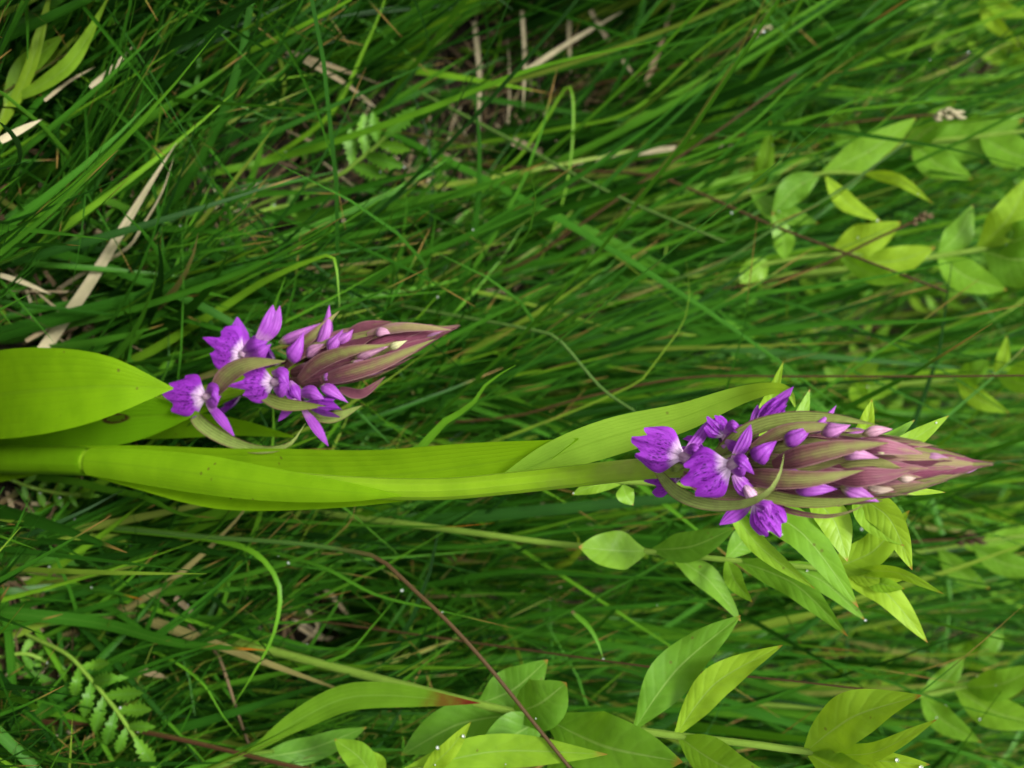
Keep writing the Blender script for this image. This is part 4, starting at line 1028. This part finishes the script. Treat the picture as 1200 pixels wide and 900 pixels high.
# ------------------------------------------------------------------ meadow grass (uncountable): one mesh from arrays
def mass_blades(name, root, length, az, th0, th1, wid, twist, rnd, mat, label, cat, seg=7, keep=None, fold=0.35, powr=1.4):
    n = len(length)
    t = np.linspace(0, 1, seg + 1)
    tm = (t[1:] + t[:-1]) / 2
    th = th0[:, None] + th1[:, None] * tm[None] ** powr
    azm = az[:, None] + np.zeros_like(tm)[None]
    d = np.stack([np.sin(th) * np.cos(azm), np.sin(th) * np.sin(azm), np.cos(th)], -1) * (length / seg)[:, None, None]
    P = np.concatenate([np.zeros((n, 1, 3)), np.cumsum(d, 1)], 1) + root[:, None]
    P[:, :, 2] = np.maximum(P[:, :, 2], 0.004 * (t[None] > 0.05))
    if keep is not None:
        ok = keep(P)
        P, wid, twist, rnd, az = P[ok], wid[ok], twist[ok], rnd[ok], az[ok]
        n = len(P)
    T = nrm(np.gradient(P, axis=1))
    S0 = np.stack([-np.sin(az), np.cos(az), 0 * az], -1)[:, None] + 0 * T
    S0 = nrm(S0 - T * (S0 * T).sum(-1, keepdims=True))
    N0 = np.cross(S0, T)
    tw = (twist[:, None] * (0.3 + t[None]))[..., None]
    S = S0 * np.cos(tw) + N0 * np.sin(tw); N = N0 * np.cos(tw) - S0 * np.sin(tw)
    hw = (0.5 * wid)[:, None] * np.maximum((0.65 + 0.35 * np.clip(t * 5, 0, 1)) * (1 - t ** 2.6), 0.04)[None]
    V = np.stack([P - S * hw[..., None], P - N * (hw * fold)[..., None], P + S * hw[..., None]], 2)   # n, seg+1, 3, 3
    per = (seg + 1) * 3
    V = V.reshape(-1, 3)
    fb = np.array([(i * 3 + j, i * 3 + j + 1, i * 3 + j + 4, i * 3 + j + 3) for i in range(seg) for j in range(2)])
    F = (fb[None] + (np.arange(n) * per)[:, None, None]).reshape(-1, 4)
    me = bpy.data.meshes.new(name)
    me.vertices.add(len(V)); me.vertices.foreach_set('co', V.ravel())
    me.loops.add(F.size); me.loops.foreach_set('vertex_index', F.ravel())
    me.polygons.add(len(F)); me.polygons.foreach_set('loop_start', np.arange(len(F)) * 4)
    me.polygons.foreach_set('use_smooth', np.ones(len(F), bool))
    uvv = np.stack(np.broadcast_arrays(np.array([0, .5, 1])[None], t[:, None]), -1).reshape(-1, 2)
    UV = np.tile(uvv, (n, 1))
    lay = me.uv_layers.new(name='UVMap'); lay.data.foreach_set('uv', UV[F.ravel()].ravel())
    at = me.attributes.new('rnd', 'FLOAT', 'POINT'); at.data.foreach_set('value', np.repeat(rnd, per))
    me.update(calc_edges=True)
    me.materials.append(mat)
    o = bpy.data.objects.new(name, me); col.objects.link(o)
    return tag(o, label, cat, kind='stuff')

def field(n, x0, x1, y0, y1, hmin, hmax, tufts, wscale=1.0, lean=0.0, bright=0.0, p=(.2, .27, .28, .17, .08)):
    tx = rng.uniform(x0, x1, tufts); ty = rng.uniform(y0, y1, tufts)
    taz = rng.normal(math.pi, 0.65, tufts); tl = rng.uniform(0.0, 0.42, tufts) + np.where(tx < -0.02, 0.16, 0.0); tc = rng.uniform(-0.28, 0.28, tufts)
    th = rng.uniform(0, 1, tufts)
    k = rng.integers(0, tufts, n)
    rad = 0.022 * np.sqrt(rng.uniform(0, 1, n)) * rng.uniform(0.4, 2.2, n)
    a = rng.uniform(0, 6.283, n)
    root = np.stack([tx[k] + rad * np.cos(a), ty[k] + rad * np.sin(a), np.full(n, -0.012)], -1)
    L = hmin + (hmax - hmin) * (0.55 * th[k] + 0.45 * rng.uniform(0, 1, n))
    az = taz[k] + rng.normal(0, 0.5, n) + (rng.uniform(0, 1, n) < 0.12) * math.pi
    th0 = np.abs(rng.normal(tl[k] * 0.7 + lean, 0.18, n))
    th1 = np.abs(rng.normal(0.2, 0.33, n)) + (rng.uniform(0, 1, n) < 0.08) * rng.uniform(0.5, 1.4, n)
    wid = wscale * rng.choice([0.0016, 0.0022, 0.003, 0.004, 0.0055], n, p=p) * rng.uniform(.85, 1.15, n)
    tw = rng.normal(0, 1.1, n)
    rnd = np.clip(0.42 + bright + tc[k] + rng.normal(0, 0.2, n), 0, 0.94)
    rnd = np.where(rng.uniform(0, 1, n) < 0.035, rng.uniform(0.93, 1, n), rnd)
    return root, L, az, th0, th1, wid, tw, rnd
def keep_clear(P):
    """no blade of the mass grows through the orchids or hides the plants one can pick out"""
    n, m, _ = P.shape
    f = np.linspace(0, 1, 4, endpoint=False)[None, None, :, None]
    Q = (P[:, :-1, None] * (1 - f) + P[:, 1:, None] * f).reshape(n, -1, 3)
    px, py, dep = project(Q)
    i = np.clip(np.round(py / 6).astype(int) + 4, 0, 157); j = np.clip(np.round(px / 6).astype(int) + 4, 0, 207)
    inside = (px > -20) & (px < 1220) & (py > -20) & (py < 920) & (dep > 0)
    cl = CLEAR[i, j]
    hit = (inside & (cl < 1e8) & (dep < cl + 0.004)).sum(1)
    bad = hit > rng.choice([0, 2, 5, 10], n, p=[.66, .2, .1, .04])
    bad |= ((dep > 0) & (dep < 0.26) & inside).any(1)
    bad |= (inside & (((py > 345) & (py < 610) & (px > 215)) | ((py > 400) & (py < 565))) & (Q[..., 1] < 0.03)).any(1)
    return ~bad
def cat_fields(fs): return [np.concatenate(q) for q in zip(*fs)]
WB = [.14, .26, .32, .21, .07]
WN = [.28, .34, .26, .10, .02]
near = cat_fields([field(5600, -0.22, 0.22, -0.05, 0.07, 0.06, 0.20, 160, lean=.2, bright=-.02, p=WN),
                   field(900, -0.45, 0.45, 0.10, 0.55, 0.22, 0.42, 250, 1.15, p=WB, bright=.06),
                   field(3600, -0.20, -0.01, -0.03, 0.05, 0.03, 0.15, 160, lean=.25, bright=-.02, p=WN), field(1800, 0.04, 0.20, -0.03, 0.05, 0.05, 0.16, 80, lean=.2, p=WN),
                   field(3400, -0.26, 0.26, 0.04, 0.20, 0.06, 0.20, 110, p=WN, bright=-.04),
                   field(7500, -0.50, 0.50, 0.16, 0.75, 0.12, 0.32, 330, p=WB),
                   field(2500, -0.40, 0.40, -0.02, 0.5, 0.02, 0.09, 260, 0.8)])
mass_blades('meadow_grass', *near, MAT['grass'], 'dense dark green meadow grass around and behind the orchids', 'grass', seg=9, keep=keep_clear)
far = cat_fields([field(6500, -1.0, 1.0, 0.7, 1.7, 0.20, 0.36, 420, 1.15, p=WB, bright=.12), field(5500, -2.2, 2.2, 1.6, 3.6, 0.25, 0.42, 480, 1.8, bright=.12),
                  field(2000, 0.5, 1.3, 0.0, 1.0, 0.12, 0.28, 160), field(2000, -1.3, -0.5, 0.0, 1.0, 0.12, 0.28, 160),
                  field(1200, -0.9, 0.9, -0.7, -0.08, 0.03, 0.08, 160)])
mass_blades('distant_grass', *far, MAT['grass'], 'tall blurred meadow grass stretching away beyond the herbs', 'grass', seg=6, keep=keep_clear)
def litter(n, x0, x1, y0, y1):
    root = np.stack([rng.uniform(x0, x1, n), rng.uniform(y0, y1, n), rng.uniform(-0.004, 0.018, n)], -1)
    return root, rng.uniform(0.015, 0.07, n), rng.uniform(0, 6.283, n), rng.uniform(1.25, 1.62, n), rng.normal(0, 0.3, n), rng.uniform(0.0006, 0.0020, n), rng.normal(0, 1.0, n), np.clip(np.abs(rng.normal(0.0, 0.4, n)), 0, 1)
mass_blades('dead_grass_litter', *cat_fields([litter(2600, -0.3, 0.3, 0.0, 0.45), litter(1500, -0.2, 0.2, -0.03, 0.10), litter(1500, -0.6, 0.6, 0.3, 1.2)]), MAT['straw'],
            'matted brown dead grass lying on the soil between the tufts', 'litter', seg=5, keep=keep_clear)
